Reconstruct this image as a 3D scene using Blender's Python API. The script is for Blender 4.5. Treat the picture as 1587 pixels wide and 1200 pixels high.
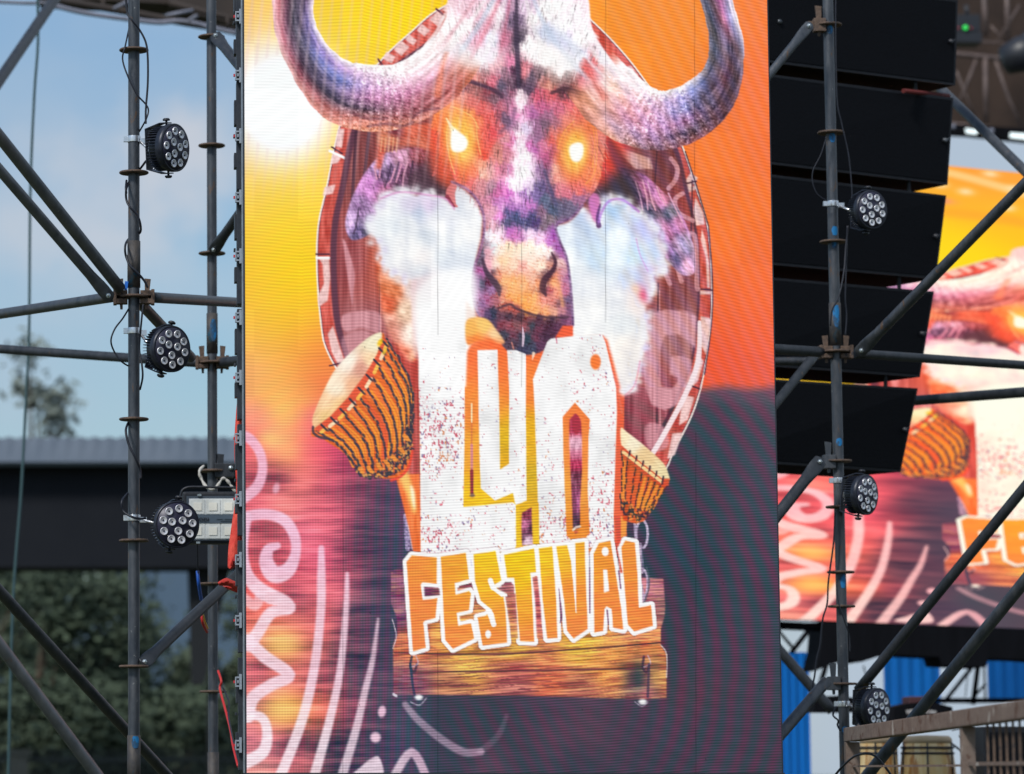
import bpy, bmesh, math, random
import numpy as np
from mathutils import Vector, Matrix, Euler
R = math.radians
for o in list(bpy.data.objects): bpy.data.objects.remove(o)
SC = bpy.context.scene; COL = SC.collection

# ---------------------------------------------------------------- camera
F_PX, PPX, PPY, PW, PH = 5500.0, 207.0, 600.0, 1587.0, 1200.0      # long lens, frame cropped from the left part of its picture
PITCH = R(6.16); EYE = Vector((0, 0, 1.7))
cam_d = bpy.data.cameras.new('camera'); cam = bpy.data.objects.new('camera', cam_d); COL.objects.link(cam); SC.camera = cam
cam.location = EYE; cam.rotation_euler = (R(90) + PITCH, 0, 0)
cam_d.sensor_width = 36; cam_d.lens = F_PX / PW * 36; cam_d.shift_x = (PW / 2 - PPX) / PW
cam_d.clip_start = .1; cam_d.clip_end = 3000
cam_d.dof.use_dof = True; cam_d.dof.focus_distance = 14.35; cam_d.dof.aperture_fstop = 2.9; cam_d.dof.aperture_blades = 9
SC.render.resolution_x, SC.render.resolution_y = 1024, 774
# ---------------------------------------------------------------- sky and sun
w = bpy.data.worlds.new('World'); SC.world = w; w.use_nodes = True
N, L = w.node_tree.nodes, w.node_tree.links; N.clear()
def wn(t, **k):
    n = N.new(t)
    for a, v in k.items(): setattr(n, a, v)
    return n
out = wn('ShaderNodeOutputWorld'); bg = wn('ShaderNodeBackground'); sky = wn('ShaderNodeTexSky', sky_type='NISHITA')
SUN_EL, SUN_AZ = R(46), R(-142)
sky.sun_disc = False; sky.sun_elevation = SUN_EL; sky.sun_rotation = SUN_AZ; sky.air_density = 1.0; sky.dust_density = .6; sky.ozone_density = 1.6
tc = wn('ShaderNodeTexCoord'); mp = wn('ShaderNodeMapping'); mp.inputs['Scale'].default_value = (7, 7, 15)
nz = wn('ShaderNodeTexNoise'); nz.inputs['Scale'].default_value = 1.0; nz.inputs['Detail'].default_value = 5; nz.inputs['Roughness'].default_value = .5
rp = wn('ShaderNodeMapRange'); rp.inputs['From Min'].default_value = .42; rp.inputs['From Max'].default_value = .72; rp.inputs['To Max'].default_value = .75
sx = wn('ShaderNodeSeparateXYZ'); ax = wn('ShaderNodeMapRange'); ax.inputs['From Min'].default_value = .10; ax.inputs['From Max'].default_value = .20; ax.inputs['To Max'].default_value = .95
mx_ = wn('ShaderNodeMath', operation='MAXIMUM'); mix = wn('ShaderNodeMix', data_type='RGBA'); mul = wn('ShaderNodeMix', data_type='RGBA', blend_type='MULTIPLY')
mul.inputs[0].default_value = 1; mul.inputs[7].default_value = (1.02, 1.14, 1.19, 1); mix.inputs[7].default_value = (4.5, 5.4, 6.5, 1)
L.new(tc.outputs['Generated'], mp.inputs[0]); L.new(mp.outputs[0], nz.inputs['Vector']); L.new(nz.outputs['Fac'], rp.inputs['Value'])
L.new(tc.outputs['Generated'], sx.inputs[0]); L.new(sx.outputs['X'], ax.inputs['Value']); L.new(rp.outputs[0], mx_.inputs[0]); L.new(ax.outputs[0], mx_.inputs[1])
hz = wn('ShaderNodeMapRange'); hz.inputs['From Min'].default_value = .03; hz.inputs['From Max'].default_value = .24; hz.inputs['To Min'].default_value = .74; hz.inputs['To Max'].default_value = 1.02; L.new(sx.outputs['Z'], hz.inputs['Value'])
hm = wn('ShaderNodeVectorMath', operation='SCALE'); L.new(sky.outputs[0], hm.inputs[0]); L.new(hz.outputs[0], hm.inputs['Scale']); L.new(hm.outputs[0], mul.inputs[6]); L.new(mul.outputs[2], mix.inputs[6]); L.new(mx_.outputs[0], mix.inputs[0]); L.new(mix.outputs[2], bg.inputs[0]); L.new(bg.outputs[0], out.inputs[0])
# soft fair-weather clouds, each a fuzzy patch round its own direction
prev = mix.outputs[2]
for (dx_, dz_, sx_, sz_, st_) in ((-.006, .160, .030, .020, .42), (.016, .172, .020, .014, .55), (-.030, .150, .030, .012, .25), (.010, .135, .05, .012, .18)):
    v1 = wn('ShaderNodeVectorMath', operation='SUBTRACT'); v1.inputs[1].default_value = (dx_, 0, dz_); L.new(tc.outputs['Generated'], v1.inputs[0])
    v2 = wn('ShaderNodeVectorMath', operation='MULTIPLY'); v2.inputs[1].default_value = (1 / sx_, 0, 1 / sz_); L.new(v1.outputs[0], v2.inputs[0])
    n2 = wn('ShaderNodeTexNoise'); n2.inputs['Scale'].default_value = 70; n2.inputs['Detail'].default_value = 4; L.new(tc.outputs['Generated'], n2.inputs['Vector'])
    ln_ = wn('ShaderNodeVectorMath', operation='LENGTH'); L.new(v2.outputs[0], ln_.inputs[0])
    ad = wn('ShaderNodeMath', operation='MULTIPLY_ADD'); ad.inputs[1].default_value = -1.6; L.new(n2.outputs['Fac'], ad.inputs[0]); L.new(ln_.outputs['Value'], ad.inputs[2])
    mr = wn('ShaderNodeMapRange', interpolation_type='SMOOTHSTEP'); mr.inputs['From Min'].default_value = .7; mr.inputs['From Max'].default_value = -.7; mr.inputs['To Max'].default_value = st_; L.new(ad.outputs[0], mr.inputs['Value'])
    sgn = wn('ShaderNodeMath', operation='GREATER_THAN'); sy = sx.outputs['Y']; L.new(sy, sgn.inputs[0]); sgn.inputs[1].default_value = 0; mm_ = wn('ShaderNodeMath', operation='MULTIPLY'); L.new(mr.outputs[0], mm_.inputs[0]); L.new(sgn.outputs[0], mm_.inputs[1])
    mc = wn('ShaderNodeMix', data_type='RGBA'); mc.inputs[7].default_value = (6.6, 6.5, 6.8, 1); L.new(prev, mc.inputs[6]); L.new(mm_.outputs[0], mc.inputs[0]); prev = mc.outputs[2]
L.new(prev, bg.inputs[0])
bg.inputs[1].default_value = .10
sd = bpy.data.lights.new('sun', 'SUN'); so = bpy.data.objects.new('sun', sd); COL.objects.link(so); sd.energy = 3.1; sd.angle = R(10); sd.color = (1, .96, .9)
sdir = Vector((math.sin(SUN_AZ) * math.cos(SUN_EL), math.cos(SUN_AZ) * math.cos(SUN_EL), math.sin(SUN_EL))); so.rotation_euler = sdir.to_track_quat('Z', 'Y').to_euler(); so.location = sdir * 50
SC.view_settings.view_transform = 'Standard'; SC.view_settings.look = 'None'; SC.view_settings.exposure = 0; SC.view_settings.gamma = 1; SC.view_settings.use_curve_mapping = False
SC.render.engine = 'CYCLES'
# ---------------------------------------------------------------- picture shown on the LED walls
# painted pixel by pixel with numpy, then carried by the diodes (vertices) of each wall
OX, OY, CW, CH = 270, -300, 960, 1516
CV = np.zeros((CH, CW, 3), np.float32)
GX, GY = np.meshgrid(np.arange(CW) + OX + .5, np.arange(CH) + OY + .5)
GX = GX.astype(np.float32); GY = GY.astype(np.float32)

def c(*v):
    return np.array(v, np.float32) / 255.0

def _hash(ix, iy, s):
    n = (ix.astype(np.int64) * 374761393 + iy.astype(np.int64) * 668265263 + s * 1274126177) & 0x7fffffff
    n = ((n ^ (n >> 13)) * 1274126177) & 0x7fffffff
    n = n ^ (n >> 16)
    return (n & 0xffff).astype(np.float32) / 65535.0

def noise(x, y, s=0):
    ix = np.floor(x); iy = np.floor(y); fx = x - ix; fy = y - iy
    fx = fx * fx * (3 - 2 * fx); fy = fy * fy * (3 - 2 * fy)
    a = _hash(ix, iy, s); b = _hash(ix + 1, iy, s); d = _hash(ix, iy + 1, s); e = _hash(ix + 1, iy + 1, s)
    return (a + (b - a) * fx) * (1 - fy) + (d + (e - d) * fx) * fy

def fbm(x, y, s=0, o=3):
    r = 0; a = .5; t = 0
    for k in range(o):
        r = r + a * noise(x * 2 ** k, y * 2 ** k, s + k * 7); t += a; a *= .55
    return r / t

def smooth(pts, closed=True, n=6):
    P = np.array(pts, np.float32); N = len(P); out = []
    rng = range(N) if closed else range(N - 1)
    for i in rng:
        if closed:
            p0, p1, p2, p3 = P[i - 1], P[i], P[(i + 1) % N], P[(i + 2) % N]
        else:
            p0, p1, p2, p3 = P[max(i - 1, 0)], P[i], P[i + 1], P[min(i + 2, N - 1)]
        for k in range(n):
            t = k / n
            out.append(.5 * (2 * p1 + (p2 - p0) * t + (2 * p0 - 5 * p1 + 4 * p2 - p3) * t * t + (3 * p1 - p0 - 3 * p2 + p3) * t ** 3))
    if not closed: out.append(P[-1])
    return np.array(out)

def box(pts, m):
    P = np.array(pts); x0 = int(max(0, P[:, 0].min() - OX - m)); x1 = int(min(CW, P[:, 0].max() - OX + m + 1))
    y0 = int(max(0, P[:, 1].min() - OY - m)); y1 = int(min(CH, P[:, 1].max() - OY + m + 1))
    if x1 <= x0 or y1 <= y0: return None
    return slice(y0, y1), slice(x0, x1)

def gblur(a, r):
    if r < .3: return a
    k = max(1, int(round(r * 2.2))); x = np.arange(-k, k + 1); g = np.exp(-x * x / (2 * r * r)); g /= g.sum()
    if k > 14:      # repeated box for wide blurs
        w = int(r * 1.1) * 2 + 1
        for _ in range(3):
            for ax in (0, 1):
                p = np.pad(a, [(w // 2 + 1, w // 2) if i == ax else (0, 0) for i in range(a.ndim)], mode='edge')
                cs = np.cumsum(p, axis=ax, dtype=np.float64)
                n = a.shape[ax]
                a = ((cs[w:w + n] - cs[:n]) / w if ax == 0 else (cs[:, w:w + n] - cs[:, :n]) / w).astype(np.float32)
        return a
    for ax in (0, 1):
        p = np.pad(a, [(k, k) if i == ax else (0, 0) for i in range(a.ndim)], mode='edge'); n = a.shape[ax]
        r_ = 0
        for i, gi in enumerate(g):
            r_ = r_ + gi * (p[i:i + n] if ax == 0 else p[:, i:i + n])
        a = r_.astype(np.float32)
    return a

def pmask(P, sl):
    X = GX[sl]; Y = GY[sl]; acc = np.zeros(X.shape, np.float32); P = np.asarray(P, np.float32)
    xs = X[0]
    for oy in (-.375, -.125, .125, .375):
        y = Y[:, 0] + oy
        par = np.zeros(X.shape, np.float32)
        cov = np.zeros(X.shape, np.float32)
        for i in range(len(P)):
            (xa, ya), (xb, yb) = P[i - 1], P[i]
            if ya == yb: continue
            hit = (y >= min(ya, yb)) & (y < max(ya, yb)); 
            if not hit.any(): continue
            xi = xa + (y[hit] - ya) * (xb - xa) / (yb - ya)
            sgn = 1 if yb > ya else -1
            cov[hit] += sgn * np.clip(xs[None] - xi[:, None] + .5, 0, 1)
        acc += np.clip(np.abs(cov), 0, 1)
    return acc / 4

def put(sl, m, col):
    A = CV[sl]
    if callable(col): col = col(GX[sl], GY[sl])
    A += (col - A) * m[..., None]

def poly(pts, col, blur=0, a=1., sm=False, edge=None):
    """edge=(amp,scale) makes a ragged outline"""
    P = smooth(pts) if sm else np.array(pts, np.float32)
    sl = box(P, 3 + blur * 3)
    if sl is None: return
    m = gblur(pmask(P, sl), blur)
    if edge:
        n = fbm(GX[sl] / edge[1], GY[sl] / edge[1], 5)
        b = gblur(m, edge[0]); m = np.clip((b - .5 + (n - .5) * .9) * 6 / 1.5 + .5, 0, 1)
    put(sl, m * a, col)
    return sl, m

def dist(P, X, Y, wid=None):
    """nearest distance, arclength and side to an open polyline"""
    P = np.asarray(P, np.float32); best = np.full(X.shape, 1e9, np.float32); S = np.zeros_like(best); T = np.zeros_like(best); W = np.zeros_like(best); s0 = 0
    for i in range(len(P) - 1):
        ax, ay = P[i][:2]; bx, by = P[i + 1][:2]; dx, dy = bx - ax, by - ay; L = (dx * dx + dy * dy) ** .5 + 1e-6
        t = np.clip(((X - ax) * dx + (Y - ay) * dy) / (L * L), 0, 1); qx = X - ax - t * dx; qy = Y - ay - t * dy
        d = np.sqrt(qx * qx + qy * qy); u = d < best
        best = np.where(u, d, best); S = np.where(u, s0 + t * L, S); T = np.where(u, np.sign(dx * qy - dy * qx) * d, T)
        if wid is not None: W = np.where(u, wid[i] + (wid[i + 1] - wid[i]) * t, W)
        s0 += L
    return best, S, T, W, s0

def stroke(pts, w, col, blur=.5, a=1., sm=True):
    P = np.array(pts, np.float32); wl = isinstance(w, (list, tuple))
    if wl: Q = np.c_[P, np.array(w, np.float32)]
    else: Q = np.c_[P, np.full(len(P), w, np.float32)]
    if sm and len(Q) > 2: Q = smooth(Q, False, 5)
    sl = box(Q[:, :2], Q[:, 2].max() / 2 + 2 + blur * 3)
    if sl is None: return
    d, S, T, W, L = dist(Q[:, :2], GX[sl], GY[sl], Q[:, 2])
    m = np.clip((W / 2 - d) / max(blur, .5) + .5, 0, 1)
    put(sl, m * a, col)

def blob(x, y, rx, ry, col, a=1., rot=0, p=2):
    sl = box([(x - 3 * max(rx, ry), y - 3 * max(rx, ry)), (x + 3 * max(rx, ry), y + 3 * max(rx, ry))], 0)
    if sl is None: return
    cs, sn = np.cos(np.radians(rot)), np.sin(np.radians(rot)); X = GX[sl] - x; Y = GY[sl] - y
    q = ((X * cs + Y * sn) / rx) ** 2 + ((-X * sn + Y * cs) / ry) ** 2
    put(sl, np.exp(-.7 * q ** (p / 2)) * a, col)

def field(pts, s2=60., pw=2):
    """a smooth colour field through listed colour samples (x, y, r, g, b)"""
    A = np.array(pts, np.float32)
    def f(X, Y):
        num = np.zeros(X.shape + (3,), np.float32); den = np.zeros(X.shape, np.float32)
        for x, y, r, g, b in A:
            w = 1 / ((X - x) ** 2 + (Y - y) ** 2 + s2) ** pw
            num += w[..., None] * (np.array([r, g, b], np.float32) / 255); den += w
        return num / den[..., None]
    return f

def tex(f, amp, ang, lx, ly, seed=0, o=3, tint=(1, 1, 1)):
    """directional grain over a colour function"""
    ca, sa = np.cos(np.radians(ang)), np.sin(np.radians(ang))
    def g(X, Y):
        b = f(X, Y) if callable(f) else np.broadcast_to(f, X.shape + (3,))
        u = (X * ca + Y * sa) / lx; v = (-X * sa + Y * ca) / ly
        n = fbm(u, v, seed, o) - .5
        return np.clip(b + (n * amp * 2)[..., None] * np.array(tint, np.float32), 0, 1.1)
    return g
rs = np.random.RandomState(7)
WHITE = c(255, 255, 255)

# ---- background
bgp = [(385, 20, 250, 190, 110), (385, 100, 252, 205, 140), (385, 240, 252, 205, 120), (390, 330, 250, 200, 60), (385, 430, 252, 200, 40),
 (385, 520, 250, 190, 70), (386, 575, 248, 180, 130), (388, 610, 235, 130, 120), (430, 20, 253, 205, 80), (520, 30, 255, 212, 10), (600, 20, 255, 212, 0), (640, 20, 255, 215, 0),
 (440, 330, 255, 214, 10), (460, 420, 255, 212, 0), (440, 500, 254, 208, 20), (470, 250, 253, 208, 60), (500, 240, 254, 200, 60), (480, 300, 255, 205, 50),
 (440, 560, 252, 185, 60), (490, 560, 245, 120, 50), (500, 590, 240, 105, 65), (420, 600, 248, 180, 80), (440, 635, 250, 200, 105), (470, 610, 245, 160, 80), (490, 650, 225, 110, 120),
 (400, 650, 238, 150, 130), (385, 690, 215, 95, 125), (420, 690, 240, 165, 130), (450, 700, 245, 180, 120), (480, 700, 220, 95, 120), (520, 690, 200, 70, 115), (540, 720, 150, 55, 95),
 (400, 740, 150, 70, 95), (430, 740, 125, 60, 90), (470, 740, 200, 110, 120), (510, 750, 140, 60, 95), (560, 760, 95, 52, 82), (600, 780, 72, 58, 86),
 (400, 790, 225, 110, 140), (440, 785, 235, 140, 150), (500, 790, 220, 110, 140), (530, 800, 170, 75, 110), (570, 820, 78, 60, 88), (620, 840, 62, 62, 88),
 (410, 830, 165, 80, 105), (470, 830, 220, 110, 150), (500, 870, 190, 80, 125), (430, 870, 140, 62, 90), (540, 880, 120, 60, 90), (590, 900, 66, 58, 84),
 (400, 905, 225, 100, 115), (480, 900, 215, 100, 130), (530, 905, 190, 90, 120), (460, 930, 100, 52, 82), (560, 940, 66, 56, 84), (600, 960, 58, 58, 84),
 (400, 950, 220, 110, 110), (450, 965, 215, 120, 120), (500, 965, 190, 90, 110), (550, 975, 85, 55, 85), (390, 1000, 215, 130, 130), (438, 998, 250, 180, 105), (490, 995, 190, 105, 110), (540, 1010, 70, 52, 80),
 (400, 1040, 160, 80, 110), (450, 1045, 200, 110, 120), (500, 1050, 130, 68, 95), (560, 1050, 60, 52, 80), (400, 1085, 190, 120, 130), (440, 1100, 252, 180, 90), (500, 1098, 225, 120, 110), (540, 1100, 110, 60, 90),
 (600, 1100, 66, 58, 82), (400, 1150, 180, 110, 140), (450, 1150, 110, 62, 95), (520, 1160, 66, 54, 84), (600, 1160, 60, 56, 84), (460, 1195, 175, 100, 120), (400, 1200, 200, 140, 150), (540, 1200, 70, 55, 85),
 (650, 1120, 50, 66, 86), (700, 1180, 56, 68, 90), (760, 1120, 62, 70, 92), (850, 1110, 80, 66, 94), (950, 1120, 88, 66, 92), (1000, 1180, 72, 66, 92), (900, 1190, 60, 68, 92), (800, 1190, 60, 70, 92), (770, 1195, 110, 66, 92),
 (860, 1130, 110, 66, 92), (920, 1130, 112, 66, 88), (1010, 1130, 80, 66, 94), (1100, 1120, 70, 66, 90), (1180, 1130, 78, 66, 90), (1080, 1080, 100, 62, 82), (1060, 1020, 78, 66, 92),
 (1120, 1000, 76, 68, 94), (1060, 940, 62, 70, 94), (1160, 940, 72, 72, 96), (1080, 880, 52, 70, 96), (1060, 860, 42, 74, 104), (1180, 860, 74, 74, 98), (1080, 800, 60, 72, 96), (1150, 780, 74, 76, 98), (1100, 740, 66, 74, 96), (1180, 720, 84, 74, 98),
 (1110, 700, 62, 76, 100), (1180, 660, 84, 74, 96), (1110, 640, 74, 74, 98), (1160, 625, 110, 74, 94), (1200, 620, 120, 76, 94), (1100, 615, 110, 70, 86)]
top_ = [(900, 20, 255, 152, 40), (950, 60, 255, 145, 40), (1020, 80, 255, 140, 42), (1060, 30, 253, 140, 45), (1170, 30, 250, 125, 60), (1180, 120, 250, 115, 62), (1020, 20, 252, 145, 60),
 (1120, 240, 252, 122, 45), (1160, 300, 252, 120, 45), (1190, 240, 250, 112, 60), (1130, 380, 252, 118, 42), (1180, 420, 250, 108, 58), (1130, 480, 250, 105, 48), (1180, 520, 245, 100, 62), (1120, 560, 242, 82, 45), (1160, 580, 240, 88, 60), (1195, 585, 235, 95, 80),
 (560, -60, 255, 210, 10), (480, -100, 255, 190, 20), (640, -150, 255, 175, 40), (500, -220, 252, 160, 50), (650, -250, 252, 155, 55), (720, -60, 255, 190, 20), (400, -60, 255, 200, 60), (340, 100, 255, 210, 120), (330, 300, 255, 195, 60), (330, 500, 250, 180, 60)]
full = (slice(0, CH), slice(0, CW))
_c = np.zeros((CH // 4, CW // 4, 3), np.float32)
def coarse(pts, s2=500., pw=2.2, br=1.2):
    f = field(pts, s2, pw); q = f(GX[2::4, 2::4], GY[2::4, 2::4]); q = gblur(q, br)
    q = np.repeat(np.repeat(q, 4, 0), 4, 1); return gblur(q[:CH, :CW], 2.2)
top = coarse(bgp[:24] + top_, 1500., 1.8, 6.); low = coarse(bgp[18:], 400., 2.2, 2.6)
m = np.clip((GY - (601 + 2 * np.sin(GX / 13) * (GX > 1050))) / 16 + .5, 0, 1); m = np.where(GX < 700, np.clip((GY - 600) / 60 + .5, 0, 1), m)
CV[:] = top * (1 - m[..., None]) + low * m[..., None]
wl = (np.clip((GY - 600) / 80, 0, 1) * np.clip((620 - GX) / 120, 0, 1))[..., None]; CV = CV * (1 + wl * np.array([.13, .02, -.10], np.float32)); wr = (np.clip((GY - 600) / 30, 0, 1) * np.clip((GX - 640) / 120, 0, 1))[..., None]; CV = CV + (CV.mean(2, keepdims=True) * np.array([1.0, .90, 1.16], np.float32) * .80 - CV) * wr * .55
# horizontal light streaks in the dark lower left
mm = np.clip((GY - 690) / 60, 0, 1) * np.clip((640 - GX) / 120, 0, 1)
CV += (fbm(GX / 70, GY / 9, 3) - .5)[..., None] * mm[..., None] * c(190, 95, 85)
blob(437, 160, 78, 88, WHITE, 1.3, 0, 4); blob(437, 160, 120, 120, WHITE, .35)
for x, y, r in [(438, 998, 15), (438, 1100, 16), (420, 680, 10)]: blob(x, y, r * 1.6, r, c(255, 205, 120), .7)
for P in ([(560, -262), (640, -236), (760, -176), (900, -110)],): stroke(P, 22, c(255, 205, 140), 12, .9)
for x, y in ((603, -205), (636, -190), (668, -255), (575, -262), (690, -150), (700, -215)): blob(x, y, 9, 9, c(255, 225, 190), .9)
blob(600, -155, 16, 9, c(150, 130, 170), .8, 8); stroke([(560, -120), (700, -110), (800, -60)], 30, c(255, 160, 40), 20, .6)

# ---- line ornament, lower left
PK = tex(field([(450, 700, 240, 180, 205), (430, 830, 246, 196, 220), (430, 960, 250, 214, 226), (500, 1000, 246, 210, 226), (480, 1180, 252, 232, 240), (560, 1180, 250, 226, 238), (700, 1150, 225, 180, 205)], 900), .10, 0, 14, 3, 11)
def orn(P, w, a=.9): stroke(P, [x * 1.04 for x in w] if isinstance(w, list) else w * 1.02, PK, 4, a)
orn([(360, 672), (384, 678), (402, 700), (407, 728), (398, 755), (376, 772)], [15, 15, 14, 14, 16, 18])
orn([(376, 802), (410, 797), (440, 806), (456, 830), (458, 858), (446, 884), (425, 890), (413, 872), (416, 852), (430, 846)], [16, 16, 17, 16, 15, 22, 26, 22, 16, 10])
orn([(383, 800), (377, 850), (383, 890), (404, 915), (440, 935), (448, 944), (420, 950), (400, 980), (386, 1000)], [14, 14, 18, 22, 24, 16, 18, 18, 20])
orn([(384, 992), (410, 1018), (448, 1046), (420, 1062), (392, 1082), (384, 1110)], [18, 19, 18, 18, 19, 20])
orn([(376, 1108), (405, 1112), (414, 1135), (408, 1165), (380, 1182)], [16, 14, 15, 18, 20]); orn([(376, 925), (395, 938), (405, 920)], [14, 16, 14], .6)
orn([(498, 850), (498, 900), (497, 950), (488, 1030), (470, 1110), (440, 1190), (425, 1220)], [9, 13, 13, 14, 15, 16, 17], .85)
orn([(538, 890), (536, 950), (527, 1040), (510, 1120), (488, 1200), (483, 1220)], [6, 9, 11, 13, 15, 15], .85)
orn([(586, 960), (578, 1020), (566, 1070), (552, 1130), (534, 1190), (525, 1220)], [4, 8, 10, 12, 14, 15], .75)
blob(428, 757, 5, 8, c(235, 180, 200), .8, 15, 4); blob(592, 1103, 6, 9, c(235, 190, 212), .95, 10, 6); blob(582, 1143, 8, 8, c(240, 200, 218), .95, 0, 6)
poly([(545, 1205), (560, 1188), (575, 1176), (588, 1174), (592, 1205)], PK, 1, .85, True)
orn([(606, 1212), (638, 1166), (664, 1212)], 13, .8); orn([(628, 1092), (650, 1118), (690, 1150), (720, 1166), (745, 1165)], [9, 11, 12, 12, 11], .5)
orn([(745, 1165), (772, 1140), (785, 1110)], [10, 9, 6], .16)

# ---- wheel (carved wooden shield)
wheel = [(490, 420), (492, 350), (505, 290), (525, 196), (550, 150), (585, 98), (635, 50), (690, 8), (797, -24), (880, 3), (925, 38), (970, 85), (1008, 135), (1040, 185), (1062, 235), (1080, 290), (1098, 350),
 (1104, 430), (1103, 500), (1092, 580), (1075, 640), (1045, 700), (1027, 735), (960, 800), (797, 810), (700, 790), (650, 720), (598, 660), (540, 600), (506, 545), (496, 500)]
W_ = smooth(wheel, True, 5); cen = np.array([797, 405])
def inset(P, d, o=(0, 0)):
    v = P - cen; L = np.linalg.norm(v, axis=1, keepdims=True); return P - v / L * d + np.array(o)
poly(W_, c(250, 235, 225)); poly(inset(W_, 2.5), c(90, 40, 60)); poly(inset(W_, 3.5), tex(c(206, 84, 72), .16, 90, 30, 5, 4))
# pale segments of the rim and their joints, measured round the outline
ring = inset(W_, 12)
PWs = 1.25
def seg(x0, y0, x1, y1, w, col, a=1): stroke([(x0, y0), (x1, y1)], w, col, 1.2, a, False)
PW = tex(c(240, 205, 202), .14, 90, 6, 3, 5)
def quad(x0, y0, x1, y1, w, col):
    d = np.array([x1 - x0, y1 - y0], float); d /= np.linalg.norm(d); q = np.array([-d[1], d[0]]) * w / 2; a, b = np.array([x0, y0]), np.array([x1, y1]); poly([a - q, b - q, b + q, a + q], col, .8, .9)
for a_ in [(600, 95, 606, 84), (616, 82, 628, 68), (634, 66, 640, 58), (652, 52, 660, 42), (672, 36, 684, 22), (692, 20, 700, 8)]: quad(*a_, 16, PW)
for a_ in [(586, 92, 594, 103), (676, 14, 686, 22)]: seg(*a_, 3, c(95, 45, 60))
for P in ([(524, 200), (520, 226), (530, 230), (534, 200)], [(516, 238), (511, 256), (524, 252), (531, 240)], [(503, 290), (500, 304), (516, 300), (520, 286)], [(493, 398), (500, 410), (502, 440), (496, 452), (492, 462), (494, 476), (508, 466), (512, 430), (510, 398)],
          [(508, 518), (514, 545), (524, 566), (534, 560), (524, 530), (516, 505)],
          [(1070, 268), (1060, 284), (1066, 296), (1074, 286), (1082, 276)], [(1078, 306), (1074, 330), (1078, 350), (1092, 348), (1090, 330)], [(1088, 355), (1094, 375), (1099, 410), (1100, 446), (1096, 446), (1094, 400), (1086, 372)],
          [(1084, 450), (1104, 452), (1104, 456), (1084, 457)], [(1062, 291), (1080, 288), (1080, 293), (1066, 299)], [(1086, 490), (1103, 494), (1098, 530), (1094, 550), (1084, 530)], [(1080, 545), (1090, 560), (1082, 590), (1068, 606), (1058, 600), (1074, 575)],
          [(960, 105), (978, 102), (990, 118), (975, 122)], [(905, 40), (916, 44), (930, 60), (918, 58)], [(1058, 612), (1076, 616), (1066, 650), (1052, 660)], [(1042, 672), (1058, 670), (1046, 705), (1034, 712)]): poly(P, PW, .8, .92)
for a_ in [(490, 394, 510, 394), (514, 228, 530, 238), (1084, 448, 1104, 450), (1062, 285, 1079, 281), (1066, 596, 1084, 603), (511, 567, 536, 561), (908, 38, 914, 48)]: seg(*a_, 2.5, c(70, 30, 50))
for a_ in [(491, 400, 510, 400), (511, 234, 534, 245)]: seg(*a_, 4, WHITE)
inn = smooth([(512, 420), (514, 350), (526, 290), (545, 200), (580, 130), (640, 80), (720, 40), (880, 40), (960, 130), (1030, 200), (1052, 235), (1068, 300), (1082, 370), (1085, 450), (1082, 500), (1074, 560), (1054, 612), (1028, 668), (1000, 710), (960, 750), (797, 800), (640, 760), (570, 650), (536, 560), (518, 500)])
poly(inn, c(92, 48, 66), .8); 
poly(smooth([(522, 420), (524, 350), (536, 290), (556, 200), (600, 130), (720, 60), (880, 50), (950, 130), (1020, 200), (1046, 240), (1062, 300), (1078, 370), (1081, 450), (1078, 500), (1070, 560), (1050, 608), (1024, 662), (995, 705), (797, 790), (640, 740), (576, 640), (545, 560), (528, 500)]),
     tex(tex(field([(560, 250, 135, 66, 66), (540, 400, 155, 72, 76), (600, 400, 196, 88, 62), (560, 520, 160, 88, 92), (640, 560, 190, 70, 60), (620, 250, 145, 72, 72), (1010, 450, 165, 78, 70), (1060, 350, 160, 70, 70), (1040, 460, 125, 62, 68), (1050, 520, 165, 105, 110), (1040, 640, 160, 82, 92), (990, 640, 158, 76, 88), (990, 700, 148, 66, 80), (960, 240, 155, 74, 76), (1000, 250, 120, 62, 68), (970, 560, 180, 86, 96)], 300), .13, 0, 3.0, 90, 8), .09, 0, 16, 120, 3), .8)
for x0, x1, y0, y1 in [(545, 552, 200, 330), (562, 572, 205, 300), (584, 585, 205, 262), (588, 590, 380, 520), (1014, 1018, 235, 300), (1018, 1020, 440, 670), (1070, 1073, 280, 420)]: stroke([(x0, y0), ((x0 + x1) / 2 - 2, (y0 + y1) / 2), (x1, y1)][::1] if 0 else [(x1, y0), (x0, y1)], 5 if x0 < 580 else 2.5, c(62, 30, 48), 1.5, .8, False)
stroke([(590, 385), (590, 520)], 2, c(235, 150, 140), 1, .8, False); stroke([(1022, 450), (1023, 660)], 2, c(230, 160, 165), 1, .6, False)
GL = tex(c(224, 160, 170), .16, 0, 3, 160, 9)
# carved pale letters on the shield
poly([(532, 380), (545, 470), (548, 450), (549, 420), (536, 376), (530, 372)], GL, 1, .75, True); poly([(530, 490), (560, 482), (588, 486), (588, 516), (560, 508), (535, 514)], GL, 1.5, .7, True)
poly([(530, 525), (560, 512), (580, 520), (572, 545), (548, 570), (538, 565)], GL, 2, .55, True)
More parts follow.
